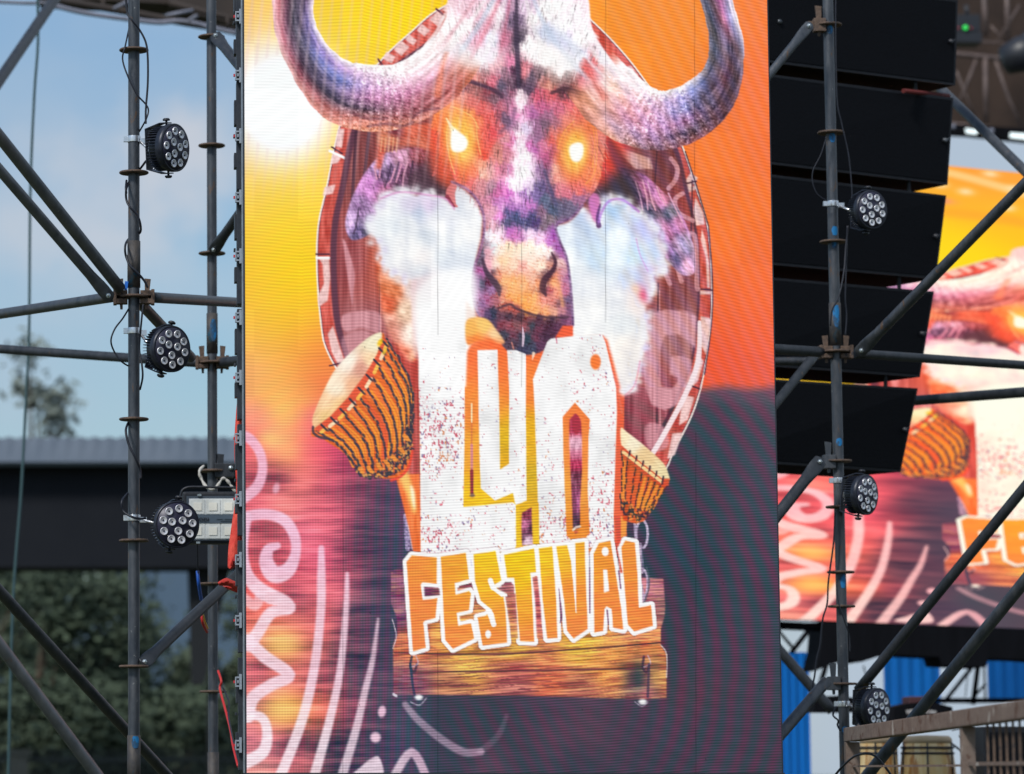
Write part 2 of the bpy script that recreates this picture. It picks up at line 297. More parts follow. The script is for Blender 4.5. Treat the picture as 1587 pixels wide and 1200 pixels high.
# G on the right
poly([(1002, 488), (1030, 480), (1062, 482), (1080, 490), (1078, 540), (1066, 528), (1050, 518), (1030, 520), (1022, 545), (1020, 580), (1026, 600), (1042, 602), (1050, 592), (1050, 585), (1038, 580), (1040, 552), (1060, 552), (1072, 558), (1070, 600), (1050, 628), (1030, 636), (1010, 628), (1000, 600), (996, 560), (998, 520)], GL, 1.2, .8)
poly([(1000, 662), (1012, 655), (1030, 664), (1036, 690), (1018, 700), (1002, 690)], GL, 1.5, .7, True)
for P in ([(1060, 372), (1068, 362), (1078, 372), (1080, 440), (1082, 448)], [(1030, 412), (1032, 425), (1038, 440)], [(1050, 416), (1056, 436)], [(1040, 246), (1050, 262), (1046, 280), (1036, 292)], [(1058, 300), (1046, 310), (1052, 330), (1074, 342)]): stroke(P, 7, GL, 1.5, .75)
poly([(945, 210), (970, 232), (1008, 246), (1012, 262), (985, 262), (962, 240)], tex(c(222, 170, 160), .2, 0, 3, 90, 2), 1, .8); stroke([(944, 205), (960, 240)], 2, c(250, 170, 90), 1, .9)
stroke([(1084, 500), (1082, 560), (1062, 612), (1030, 672), (1010, 705)], [6, 8, 8, 8, 8], c(250, 232, 236), 1, .95)
stroke([(1098, 350), (1104, 430), (1103, 500), (1092, 580)], 2, c(60, 35, 60), 1, .9)
stroke([(1062, 235), (1080, 290), (1098, 350)], 2, c(60, 35, 50), 1, .9)
# fade of the left rim below the drum into the glow
# ---- wooden sign behind FESTIVAL
def wood(X, Y):
    b = field([(640, 900, 130, 75, 110), (620, 950, 120, 70, 105), (640, 1000, 225, 120, 70), (700, 985, 240, 160, 60), (760, 900, 150, 80, 100), (800, 1010, 250, 190, 70), (900, 1000, 250, 195, 60), (1010, 910, 190, 110, 130), (1020, 950, 165, 110, 110), (1010, 990, 240, 140, 70),
      (720, 1030, 245, 185, 70), (800, 1040, 200, 90, 85), (700, 1060, 190, 120, 85), (640, 1060, 130, 75, 100), (620, 1070, 110, 70, 95), (850, 1055, 225, 110, 70), (900, 1070, 190, 110, 85), (960, 1045, 245, 150, 70), (990, 1060, 70, 70, 80), (1020, 1050, 200, 140, 70), (940, 1030, 250, 160, 70), (1000, 1075, 190, 110, 110), (800, 1070, 190, 110, 100), (760, 960, 225, 150, 80), (830, 950, 200, 90, 95)], 200)(X, Y)
    n = fbm(X / 40, (Y + .045 * X) / 2.6, 21, 3) - .5; n2 = fbm(X / 90, (Y + .045 * X) / 7, 31, 2) - .5
    b = b * .93 + c(12, 6, 8); g1 = fbm(X / 34, (Y + .045 * X + 2.5 * np.sin(X / 30)) / 1.7, 23, 3); ln = np.clip((g1 - .56) / .06, 0, 1); l2 = np.clip((.42 - g1) / .06, 0, 1)
    low = np.clip((Y - 1038) / 14, 0, 1) * np.clip((900 - X) / 60, 0, 1)
    b = b + n[..., None] * c(90, 90, 50) + n2[..., None] * c(110, 100, 70); b = b + (c(120, 52, 62) - b) * (ln * (.38 + .3 * low))[..., None]; b = b + (c(255, 205, 120) - b) * (l2 * (.30 - .2 * low))[..., None]
    return np.clip(b, 0, 1)
poly([(606, 886), (612, 883), (628, 882), (1028, 897), (1031, 940), (1030, 955), (1024, 975), (1024, 1000), (1033, 1014), (1033, 1082), (1000, 1084), (800, 1078), (610, 1077), (609, 1000), (616, 985), (616, 960), (606, 935)], wood, .7)
for P in ([(612, 1012), (760, 1014), (900, 1006), (1028, 996)], [(640, 1042), (800, 1040), (900, 1038), (1000, 1036)]): stroke(P, 3, c(96, 44, 54), 1.4, .9)
stroke([(608, 960), (614, 985), (609, 1005)], 1.5, c(240, 220, 230), .7, .8); stroke([(1024, 1000), (1033, 1014), (1033, 1050)], 1.5, c(240, 225, 220), .7, .8)
blob(985, 1048, 16, 14, c(55, 60, 72), .85); blob(972, 1030, 22, 4, c(90, 50, 50), .6)
for x, y in ((642, 1030), (1002, 1030)):
    stroke([(x - 4, y - 12), (x - 6, y + 4), (x, y + 12), (x + 4, y)], 4, c(60, 50, 70), 1, .85); stroke([(x + 2, y - 14), (x + 6, y - 2), (x - 4, y + 4)], 2, c(200, 180, 200), 1, .7)
stroke([(636, 1030), (642, 1075), (650, 1086)], 4, c(40, 55, 85), 1, .9); stroke([(1006, 1030), (1004, 1080)], 4, c(60, 66, 86), 1, .8)
blob(649, 1081, 6, 4, WHITE, 1, 0, 4); blob(996, 1088, 6, 4, WHITE, .95, 0, 4); stroke([(636, 1088), (650, 1093), (661, 1082)], 1.6, c(190, 180, 200), 1, .8); stroke([(984, 1088), (995, 1095), (1004, 1088)], 1.4, c(190, 180, 200), 1, .7)
stroke([(610, 1076), (614, 1079)], 4, c(240, 235, 245), 1, .8)
# chains
def link(x, y, rx, ry, col, w=3, a=.9):
    t = np.linspace(0, 2 * np.pi, 17); stroke(np.c_[x + rx * np.cos(t), y + ry * np.sin(t)], w, col, 1, a, False)
CHN = tex(c(196, 178, 206), .3, 0, 4, 4, 2)
for y, k in ((828, 0), (904, 0)): link(995, y, 9, 22, CHN, 3.6)
stroke([(991, 845), (994, 885)], 8, CHN, 1, .9); stroke([(995, 850), (996, 880)], 2, c(80, 80, 110), 1, .8); stroke([(993, 908), (996, 930)], 7, CHN, 1, .85)
stroke([(1002, 880), (1006, 900), (1004, 918), (998, 934)], 3, c(90, 95, 110), 1, .8); stroke([(984, 812), (986, 850)], 4, CHN, 1, .8)
stroke([(629, 800), (632, 850)], 8, tex(c(170, 150, 190), .4, 0, 3, 3, 4), 1, .8); stroke([(634, 815), (640, 850)], 5, c(225, 215, 235), 1, .7)

# ---- flame strip and orange shadow behind the big letters
poly([(612, 735), (650, 735), (656, 860), (641, 858), (634, 820), (624, 780)], tex(c(250, 112, 50), .1, 90, 30, 4, 3), .8)
poly([(618, 738), (630, 728), (640, 760), (645, 790), (640, 795), (630, 765)], c(255, 205, 110), 2.5, .9, True); poly([(636, 752), (642, 762), (643, 790), (638, 775)], c(255, 245, 215), 1.5, .9, True)
OR = tex(field([(645, 560, 240, 95, 60), (645, 800, 248, 112, 50), (740, 540, 250, 112, 55), (740, 640, 252, 140, 55), (735, 700, 250, 165, 50), (740, 770, 248, 190, 20), (780, 560, 250, 118, 50), (780, 680, 225, 180, 20), (780, 720, 235, 175, 20), (815, 600, 250, 130, 50), (820, 670, 235, 178, 20), (820, 740, 215, 175, 30), (800, 800, 240, 185, 30), (820, 830, 245, 190, 30), (890, 640, 252, 128, 55), (890, 700, 252, 140, 60), (890, 760, 252, 160, 60), (890, 830, 248, 140, 40), (960, 600, 245, 95, 60), (955, 760, 240, 96, 56), (960, 850, 225, 80, 60), (780, 530, 250, 95, 45), (860, 515, 245, 88, 50)], 400), .05, 0, 8, 3, 6)
poly([(640, 555), (650, 560), (652, 862), (962, 862), (964, 850), (966, 700), (968, 600), (955, 520), (880, 505), (730, 510), (720, 520), (722, 540), (640, 560)], OR, .6)
poly([(959, 612), (966, 640), (964, 760), (966, 800), (972, 830), (960, 836), (951, 845), (951, 740)], c(244, 98, 58), .5)
poly([(962, 800), (972, 806), (970, 832), (962, 835)], c(252, 150, 60), .6)

# ---- drums
def wrap(P): return P
def drum(L, R, B1, B2, rim, headpoly, headcol, seed, bands):
    pass
# left drum: shell fan from rim to the tight end
shellL = [(484, 664), (500, 680), (530, 700), (560, 728), (585, 740), (608, 742), (628, 735), (636, 716), (639, 690), (638, 640), (630, 590), (616, 555), (598, 528), (590, 518), (550, 560)]
rst = np.random.RandomState(3)
poly(shellL, tex(c(232, 105, 40), .12, 50, 24, 4, 3), .6, 1, True)
rimA = [(490, 668), (520, 648), (548, 620), (572, 590), (590, 550), (599, 526)]; endA = [(560, 738), (575, 742), (595, 740), (612, 735), (628, 720), (636, 690)]
rA = smooth(rimA, False, 8); eA = smooth(endA, False, 8)
def at(P, t): i = t * (len(P) - 1); k = min(int(i), len(P) - 2); return P[k] + (P[k + 1] - P[k]) * (i - k)
for k in range(11):
    t = (k + .5) / 11; p, q = at(rA, t), at(eA, t); n = (p + q) / 2 + np.array([5 + 16 * t, -8 + 2 * t])
    stroke([p + (q - p) * .1, n, q + (p - q) * .22], [3, 8.5, 5], c(250, 150, 45) if k != 5 else c(236, 92, 50), 1.6, .95)
    stroke([p + (q - p) * .14 + [1, 1], n + [2, 2], q + (p - q) * .2], 1.4, c(210, 80, 40), 1, .6)
for k in range(12):
    t = k / 11; p, q = at(rA, t), at(eA, t); n = (p + q) / 2 + np.array([5 + 16 * t, -8 + 2 * t]); S_ = smooth([p, n, q], False, 12)
    stroke([p, n, q], 3, c(110, 55, 40), 1.5, .55)
    for i in range(0, len(S_) - 1): 
        j = rst.randn(2) * .9; stroke([S_[i] + j, S_[i] * .35 + S_[i + 1] * .65 + j], 3.2 + (i / 24) * 1.2, c(48, 48, 66), 1, .85, False)
        if i % 2 == 0: stroke([S_[i] * .3 + S_[i + 1] * .7, S_[i + 1]], 1.6, c(215, 170, 90), .8, .8, False)
for k in range(150):                                # knotted net near the tight end
    t = rst.rand(); u = .80 + .20 * rst.rand(); p, q = at(rA, t), at(eA, t); s = p + (q - p) * u + [3, -1]
    dx, dy = rst.randn(2) * 2.2; stroke([s, s + [dx, dy]], 3.0, c(50, 46, 62) if k % 3 else c(226, 160, 80), 1, .85, False)
for k in range(7): t = .12 + k * .13; s = at(rA, t) * .17 + at(eA, t) * .83; stroke([s, s + [5, 6]], 6, c(250, 145, 50), 1.5, .9)
stroke([(639, 700), (634, 722), (622, 738), (606, 745)], 4, c(238, 70, 50), 1.5, .9)
poly([(484, 650), (490, 632), (503, 603), (520, 572), (545, 545), (570, 524), (586, 516), (592, 519), (586, 545), (570, 580), (540, 622), (510, 652), (492, 664), (486, 664)],
     tex(field([(486, 655, 240, 190, 140), (500, 620, 250, 205, 160), (520, 600, 252, 232, 205), (540, 560, 255, 245, 228), (550, 600, 240, 180, 140), (560, 570, 215, 150, 130), (530, 630, 250, 200, 140), (580, 530, 250, 240, 205), (505, 650, 235, 195, 130), (575, 560, 250, 215, 170)], 60), .07, -50, 18, 4, 5), .8, 1, True)
RB = [(487, 664), (494, 671), (520, 655), (547, 630), (572, 598), (592, 556), (600, 530), (594, 522), (585, 548), (566, 580), (538, 617), (512, 645)]
poly(RB, c(222, 82, 50), .7)
rc = smooth([(494, 668), (518, 651), (544, 625), (568, 593), (588, 553), (597, 530)], False, 8)
for k in range(9):
    t0, t1 = k / 9 + .02, k / 9 + .085; a0, a1 = at(rc, t0), at(rc, t1); stroke([a0 + [2.5, 2.5], a1 + [2.5, 2.5]], 5.5, c(255, 226, 185) if k % 2 else c(252, 190, 80), 1, .95, False)
    b = at(rc, k / 9 + .105 - .02); stroke([b + [-4.5, -4], b + [4, 4.5]], 3.4, c(45, 42, 58), 1, .95, False); stroke([b + [4, 4.5], b + [6, 6]], 3, c(90, 60, 60), 1, .8, False)
for P in ([(485, 662), (486, 671), (496, 678), (510, 680)],): stroke(P, 4, c(52, 48, 64), 1.2, .85)
blob(589, 531, 3.5, 6, c(250, 200, 20), .95, 30, 4); blob(596, 545, 2.5, 5, c(250, 205, 40), .8, 30, 4)
# right drum
poly([(963, 690), (1000, 715), (1038, 742), (1030, 760), (1015, 785), (998, 808), (985, 812), (965, 806)], tex(c(226, 92, 38), .12, 110, 24, 4, 4), .6)
rA2 = smooth([(964, 698), (990, 718), (1015, 738), (1034, 752)], False, 8); eA2 = smooth([(963, 795), (975, 806), (990, 808), (1003, 800)], False, 8)
for k in range(8):
    t = k / 7; p, q = at(rA2, t), at(eA2, t)
    if k < 7:
        t2 = (k + .5) / 7; p2, q2 = at(rA2, t2), at(eA2, t2); stroke([p2 + (q2 - p2) * .15, p2 + (q2 - p2) * .72], [4, 8], c(250, 142, 45) if k not in (1, 2) else c(235, 96, 42), 1.4, .95, False)
    S_ = [p + (q - p) * i / 10 for i in range(11)]
    for i in range(10): j = rst.randn(2) * .8; stroke([S_[i] + j, S_[i] * .4 + S_[i + 1] * .6 + j], 2.6, c(56, 46, 54), 1, .8, False)
for k in range(60):
    t = rst.rand(); u = .74 + .26 * rst.rand(); s = at(rA2, t) * (1 - u) + at(eA2, t) * u; dx, dy = rst.randn(2) * 2; stroke([s, s + [dx, dy]], 2.8, c(52, 46, 58) if k % 3 else c(240, 140, 60), 1, .85, False)
poly([(962, 664), (972, 670), (1000, 692), (1028, 718), (1036, 735), (1037, 744), (1025, 742), (990, 716), (970, 698), (963, 690)], tex(field([(965, 675, 255, 232, 190), (1000, 705, 240, 205, 150), (1030, 735, 240, 220, 170), (985, 685, 255, 240, 210)], 60), .06, 40, 14, 3, 4), .7, 1, True)
poly([(963, 690), (990, 714), (1026, 742), (1038, 742), (1036, 753), (1024, 752), (990, 730), (964, 703)], c(224, 84, 46), .6)
for k in range(6):
    t = k / 6; a0 = np.array([966 + 62 * t, 698 + 48 * t]); stroke([a0 + [0, 3], a0 + [8, 9]], 5, c(255, 215, 150), 1, .95, False); b = a0 + [9.5, 5]; stroke([b + [1, -4], b + [-1, 7]], 3, c(50, 42, 55), 1, .9, False)

# ---- head: ears, smoke, skull, horns
# ears
poly([(535, 350), (540, 322), (552, 292), (570, 262), (592, 240), (620, 232), (650, 228), (700, 232), (712, 280), (700, 300), (640, 300), (600, 320), (585, 345), (570, 365), (545, 372)],
     tex(tex(field([(540, 345, 215, 180, 225), (560, 320, 170, 130, 180), (575, 290, 215, 140, 210), (590, 250, 205, 170, 220), (600, 270, 110, 80, 120), (620, 290, 90, 50, 80), (600, 300, 180, 90, 130), (640, 270, 105, 55, 85), (660, 290, 70, 40, 60), (680, 260, 120, 50, 60), (620, 240, 200, 140, 170), (650, 240, 150, 70, 80), (555, 360, 130, 110, 160), (580, 340, 190, 150, 200), (570, 358, 80, 70, 100), (700, 270, 130, 55, 50), (690, 290, 50, 45, 60)], 60), .3, 70, 9, 3, 14, 3, (1, .8, 1)), .15, 20, 6, 6, 41), 1, 1, True)
for P in ([(612, 262), (606, 280), (602, 284)], [(622, 256), (614, 282)], [(632, 252), (626, 270), (624, 290)], [(645, 275), (638, 296)], [(648, 280), (644, 296)], [(580, 258), (584, 278)], [(591, 250), (588, 275)]): stroke(P, 2.6, c(232, 160, 190), 1, .85)
for P in ([(606, 255), (602, 275), (596, 290)], [(618, 252), (612, 276)], [(640, 250), (634, 282)], [(556, 322), (552, 350), (548, 362)]): stroke(P, 2.5, c(60, 40, 66), 1.2, .7)
poly([(925, 290), (950, 262), (975, 262), (1000, 272), (1020, 290), (1040, 310), (1060, 340), (1075, 380), (1078, 410), (1074, 425), (1055, 425), (1030, 400), (1005, 380), (990, 345), (960, 330)],
     tex(tex(field([(960, 285, 60, 42, 62), (1000, 290, 190, 110, 160), (985, 300, 75, 45, 70), (1025, 310, 215, 130, 170), (1010, 330, 85, 75, 100), (1040, 330, 110, 110, 130), (1050, 345, 205, 130, 180), (1030, 360, 190, 120, 170), (1060, 380, 190, 165, 205), (1068, 410, 235, 180, 215), (1050, 400, 120, 100, 140), (1030, 390, 150, 90, 150), (1010, 350, 180, 120, 170), (940, 280, 60, 50, 62)], 50), .3, 55, 10, 3, 15, 3, (1, .75, 1)), .15, 20, 6, 6, 43), 1, 1, True)
for P in ([(985, 282), (992, 305), (996, 325)], [(996, 280), (1002, 305), (1004, 325)], [(1004, 282), (1010, 310), (1016, 326)], [(975, 300), (978, 320)], [(1018, 290), (1024, 306), (1032, 318)], [(1036, 300), (1048, 325), (1058, 345)]): stroke(P, 2.4, c(238, 175, 200), 1, .85)
poly([(900, 270), (950, 268), (985, 285), (985, 320), (960, 330), (910, 315)], c(58, 46, 58), 5, .95, True)
poly([(640, 262), (700, 240), (712, 300), (690, 312), (650, 300), (630, 290)], c(70, 46, 58), 6, .85, True)
poly([(600, 195), (700, 190), (700, 236), (660, 232), (640, 226), (600, 226), (590, 262), (582, 262), (584, 200)], tex(field([(600, 215, 225, 130, 90), (640, 200, 235, 110, 80), (680, 215, 215, 75, 55), (610, 200, 120, 45, 60), (590, 240, 215, 90, 70), (690, 200, 240, 90, 50), (650, 225, 215, 110, 80)], 60), .16, 60, 8, 3, 3), 2, .9)
for x in (592, 598, 604, 610, 616): stroke([(x, 214), (x - 2, 235)], 2.5, c(248, 185, 140), 1, .6)
poly([(690, 135), (720, 130), (700, 235), (706, 290), (680, 280), (668, 240)], c(235, 80, 45), 6, .8, True)
poly([(925, 160), (960, 175), (975, 215), (958, 262), (915, 292), (905, 250)], c(225, 62, 52), 7, .9, True)
poly([(942, 212), (964, 236), (980, 262), (1000, 280), (960, 268), (945, 240)], c(80, 40, 55), 3, .6, True)

# orange glow patches right/left of smoke then smoke columns
poly([(588, 376), (650, 400), (652, 500), (640, 560), (610, 530), (596, 500), (590, 470)], tex(field([(600, 400, 225, 100, 60), (610, 450, 235, 130, 80), (600, 470, 230, 100, 60), (625, 430, 250, 205, 180), (630, 480, 252, 220, 190), (640, 520, 250, 235, 220), (600, 520, 235, 150, 130), (620, 550, 235, 120, 90), (645, 560, 248, 190, 150), (592, 500, 240, 170, 150), (640, 450, 245, 230, 225)], 50), .22, 20, 10, 8, 6), 2.5, .95, True)
SM = lambda pts, seed: tex(tex(field(pts, 140, 2.), .07, 0, 14, 60, seed, 3, (1.1, 1, .7)), .05, 30, 16, 12, seed + 1, 4, (1.1, 1, .7))
smL = [(600, 320, 245, 248, 250), (620, 380, 250, 250, 250), (640, 318, 225, 215, 235), (650, 330, 190, 205, 225), (665, 320, 225, 205, 235), (680, 330, 235, 240, 248), (690, 400, 225, 232, 240), (650, 420, 235, 240, 245), (700, 340, 240, 242, 248), (725, 320, 250, 250, 252), (730, 360, 250, 250, 250), (720, 460, 255, 255, 255), (690, 520, 255, 255, 255), (650, 400, 246, 240, 240), (655, 440, 230, 205, 210), (640, 470, 248, 235, 230), (715, 318, 205, 215, 230), (630, 345, 250, 252, 252), (610, 350, 225, 232, 240), (660, 365, 214, 222, 232), (675, 345, 252, 252, 253), (700, 370, 250, 252, 252), (640, 395, 252, 253, 253), (712, 400, 226, 232, 240), (600, 375, 232, 236, 242)]
poly([(572, 345), (586, 330), (590, 315), (602, 303), (625, 296), (645, 304), (662, 298), (685, 306), (702, 322), (704, 300), (706, 286), (722, 296), (738, 312), (748, 338), (745, 370), (738, 400), (732, 440), (735, 480), (732, 530), (724, 545), (722, 600), (650, 600), (649, 560), (640, 500), (637, 435), (628, 432), (608, 424), (592, 405), (590, 380), (578, 365), (568, 350)], SM(smL, 60), 1.6)
poly([(636, 436), (646, 432), (646, 560), (640, 545)], c(240, 205, 205), 2, .6)
smR = [(870, 350, 235, 242, 250), (900, 330, 190, 205, 230), (925, 350, 200, 215, 235), (945, 320, 175, 205, 235), (980, 330, 215, 225, 245), (1000, 350, 190, 190, 232), (960, 370, 235, 245, 252), (925, 400, 205, 225, 242), (890, 420, 248, 252, 255), (950, 410, 235, 245, 252), (985, 400, 200, 225, 242), (1020, 400, 205, 220, 240), (985, 430, 205, 215, 235), (900, 480, 250, 250, 250), (950, 470, 240, 242, 245), (990, 470, 248, 235, 230), (930, 540, 250, 250, 248), (970, 540, 246, 240, 235), (975, 590, 245, 240, 238), (1000, 420, 215, 205, 235), (1015, 430, 225, 190, 220), (910, 440, 250, 252, 255), (965, 500, 225, 230, 235)]
poly([(858, 352), (880, 345), (895, 332), (903, 322), (910, 330), (922, 345), (928, 350), (926, 330), (934, 314), (948, 307), (968, 312), (985, 325), (1002, 335), (1018, 352), (1022, 375), (1030, 400), (1028, 418), (1012, 425), (1015, 445), (1006, 460), (998, 448), (1000, 470), (1002, 520), (996, 560), (986, 598), (968, 612), (958, 590), (946, 545), (935, 522), (890, 522), (886, 500), (882, 440), (874, 390), (862, 370)], SM(smR, 70), 1.8, 1, True)
_q = np.random.RandomState(4)
for PP in ([(570, 345), (586, 330), (592, 312), (606, 301), (628, 297), (660, 300), (686, 308), (704, 322)], [(572, 352), (585, 376), (592, 402), (606, 424), (630, 436)], [(904, 325), (928, 345), (934, 314), (950, 308), (970, 314), (1002, 336), (1020, 354), (1024, 378), (1030, 402), (1026, 420), (1012, 430), (1012, 450), (1002, 462), (1001, 500), (998, 550), (984, 600), (966, 606)]):
    for p in smooth(PP, False, 7):
        x, y = p + _q.randn(2) * 3; k = .45 + .4 * _q.rand(); blob(x, y, 2.5 + 4 * _q.rand(), 2.5 + 4 * _q.rand(), c(245, 245, 250) if _q.rand() < .7 else c(222, 214, 238), k)
stroke([(986, 370), (992, 395), (1004, 420)], 2, c(215, 160, 215), 2, .7); blob(996, 456, 6, 12, c(228, 85, 125), .9, -20); blob(985, 448, 8, 7, c(245, 215, 200), .9)
stroke([(934, 522), (944, 560), (956, 600), (964, 640)], [5, 4, 3, 3], c(230, 120, 95), 2, .6); stroke([(992, 560), (984, 596), (970, 612)], 3, c(240, 150, 170), 2, .6)
for P in ([(702, 290), (698, 300), (703, 316), (708, 320)],): stroke(P, [12, 14, 8, 3], c(222, 120, 120), 2, .95)
stroke([(693, 305), (704, 320)], [6, 3], c(135, 40, 62), 1.5, .9); poly([(916, 300), (928, 304), (930, 325), (926, 345), (918, 338), (912, 315)], c(215, 120, 190), 1.5, .9, True); stroke([(930, 318), (926, 336), (928, 350)], [3, 5, 8], c(90, 50, 110), 2, .9); stroke([(928, 345), (932, 330), (944, 312), (965, 310), (990, 328)], 4, c(185, 120, 215), 2.5, .7)
stroke([(590, 308), (620, 298), (660, 302), (690, 308), (704, 324)], 3, c(215, 130, 190), 2.5, .6)

# face
fp = [(690,60,235,225,225),(700,85,200,215,230),(720,100,245,240,240),(745,95,235,235,240),(760,85,225,215,230),(770,100,235,150,160),(785,60,200,120,150),(790,100,210,110,150),(801,60,60,50,70),(801,110,70,45,70),(803,130,60,40,62),
 (815,70,245,240,240),(812,110,230,130,140),(830,80,240,236,238),(850,90,250,248,245),(870,110,250,240,238),(880,100,225,230,240),(900,90,210,220,238),(920,100,215,110,115),(900,130,230,130,140),(915,110,235,100,100),(930,130,225,100,110),(935,90,225,228,238),(950,120,235,225,228),
 (690,110,230,110,70),(680,140,235,105,55),(675,160,245,150,75),(700,110,190,120,110),(715,120,215,110,100),(735,118,225,130,120),(750,115,160,100,105),(765,125,215,110,130),(780,115,140,100,120),(790,125,110,80,100),(715,130,90,60,75),(710,140,120,60,70),(740,133,130,80,80),(760,138,160,70,85),(777,133,85,80,105),(785,145,120,100,125),(765,150,115,80,95),(790,145,150,70,100),
 (825,120,90,75,95),(820,140,80,60,85),(835,115,120,90,100),(845,125,190,120,115),(860,120,140,105,100),(880,120,130,95,95),(890,130,150,90,85),(875,142,95,55,65),(900,148,110,65,75),(855,145,215,90,100),(835,150,200,80,105),(850,130,205,135,115),(910,150,170,80,80),(920,160,240,105,50),
 (700,165,235,150,120),(715,150,225,150,140),(730,160,205,110,110),(745,170,220,95,95),(760,180,225,90,90),(775,170,180,90,110),(785,185,110,85,115),(795,165,190,110,150),(805,150,245,235,240),(805,165,248,240,245),(800,180,215,120,175),(795,195,160,110,150),(808,185,240,190,225),(815,170,200,120,170),(825,175,165,90,150),(840,165,185,85,130),(850,180,150,95,130),(865,170,200,100,130),(880,160,225,100,110),(845,195,110,85,110),(860,190,150,95,120),(835,200,150,100,140),(880,185,225,130,120),(895,170,230,110,100),(815,200,200,190,220),(805,205,245,230,240),
 (690,190,240,110,50),(685,220,228,65,50),(700,180,250,190,110),(725,180,250,170,90),(740,190,245,130,90),(755,200,232,85,80),(765,205,220,70,80),(775,200,200,90,100),(785,215,210,140,150),(795,215,215,110,165),(750,235,238,75,60),(760,225,220,80,75),(770,230,190,120,110),(775,245,215,140,130),(785,240,190,110,130),(790,225,220,120,170),(800,225,245,225,238),(810,225,230,235,240),(815,240,245,245,248),(820,225,210,110,180),(830,230,175,90,165),(840,225,200,110,150),(845,240,190,90,150),(855,220,215,90,90),(855,235,170,80,120),(835,215,140,100,140),(870,215,240,140,80),(860,205,200,110,110),
 (690,250,225,70,60),(700,265,225,70,70),(720,270,235,110,70),(735,265,240,120,90),(745,255,240,160,130),(750,265,245,190,170),(760,262,215,160,160),(770,260,220,120,150),(780,260,190,110,140),(790,260,210,130,180),(800,255,248,240,248),(805,270,252,250,252),(815,265,252,250,252),(825,260,235,215,240),(835,262,150,115,165),(845,265,110,80,130),(850,255,150,80,130),(860,260,235,190,175),(865,275,225,150,140),(870,250,225,110,80),(880,262,215,110,90),(900,275,230,110,80),(895,290,220,100,100),(910,270,235,130,80),
 (730,285,230,110,110),(745,290,200,130,140),(760,290,160,120,140),(770,300,190,90,150),(780,290,215,120,190),(795,285,250,235,248),(805,290,245,240,250),(790,300,195,90,185),(800,310,225,170,225),(810,300,170,120,200),(820,290,225,210,235),(830,300,110,90,150),(840,290,90,80,130),(845,310,75,90,120),(855,295,90,70,110),(865,295,215,120,140),(880,300,200,105,130),(895,310,150,100,140),(870,320,90,90,120),(855,325,70,85,115),(885,320,100,95,125),
 (755,320,200,130,150),(765,330,215,160,180),(775,315,200,130,200),(775,335,225,130,210),(790,330,80,80,130),(800,335,60,75,120),(785,345,70,80,115),(795,320,150,90,170),(810,325,165,110,185),(820,320,190,110,190),(825,335,75,75,125),(815,345,60,65,110),(830,345,80,60,120),(840,330,140,100,130),(850,340,125,110,120),(845,350,120,100,120),(750,345,190,135,150),(760,350,215,160,175),(755,365,220,225,235),(765,370,240,235,240),(775,360,240,215,230),(800,365,200,110,185),(790,358,190,100,190),(810,370,190,120,190),(820,365,240,215,240),(840,370,235,200,235),(850,375,190,110,200),(858,362,150,75,170),(865,385,150,80,165),
 (750,375,150,130,150),(748,390,70,75,100),(755,390,225,160,175),(765,385,200,225,230),(775,385,240,225,210),(790,385,250,215,175),(805,382,252,225,190),(820,380,255,235,210),(840,385,255,248,238),(852,390,245,238,232),(860,400,110,70,80),(868,405,225,190,185),(875,395,160,90,165),(742,405,90,80,105),(745,420,170,90,160),(755,410,235,170,185),(760,425,90,65,85),(770,410,240,215,205),(780,405,250,200,150),(795,410,245,205,180),(810,415,235,170,160),(825,410,245,215,195),(840,412,250,230,205),(852,412,215,150,130),(855,420,75,40,60),(848,430,85,45,60),(862,425,235,145,110),(872,425,200,140,160),(878,430,175,110,160),
 (738,440,140,90,150),(748,440,70,75,100),(758,440,110,50,90),(768,440,60,40,60),(762,448,150,110,170),(772,430,235,150,120),(780,435,250,185,120),(795,440,250,180,110),(810,440,250,175,120),(825,435,235,180,160),(835,440,240,150,100),(842,448,70,35,55),(850,450,190,95,110),(858,440,250,170,110),(865,455,235,150,120),(875,450,190,110,150),(880,465,110,90,130),
 (738,460,175,120,180),(745,470,130,90,140),(755,465,170,100,150),(768,465,160,90,110),(778,460,225,140,120),(790,460,250,170,90),(800,465,250,165,85),(815,465,250,160,70),(830,465,252,175,100),(842,465,235,150,140),(855,465,215,130,120),(868,470,130,85,90),(790,475,205,95,85),(800,480,160,70,70),(780,475,175,90,85),(815,478,252,165,70),(830,483,252,175,100),(845,485,250,170,110),(860,485,235,170,140),(872,480,200,130,140),(882,480,120,80,120),
 (745,485,160,100,140),(755,490,80,60,100),(765,488,40,55,80),(775,490,95,60,80),(790,488,60,45,65),(805,490,75,50,65),(820,495,120,60,70),(835,495,80,45,70),(855,497,65,40,62),(875,495,105,60,95),(883,500,140,80,120),
 (765,505,70,55,85),(775,505,130,60,75),(790,505,150,75,90),(800,505,125,80,85),(812,508,160,85,95),(825,505,50,62,78),(835,510,110,55,80),(850,510,75,40,65),(865,508,90,50,80),(780,520,60,62,80),(795,520,110,60,80),(808,522,60,60,80),(818,525,40,66,80),(830,525,115,55,80),(845,522,70,42,68),(795,535,75,60,78),(810,542,58,60,90),(825,540,60,70,95),(838,535,90,52,85)]
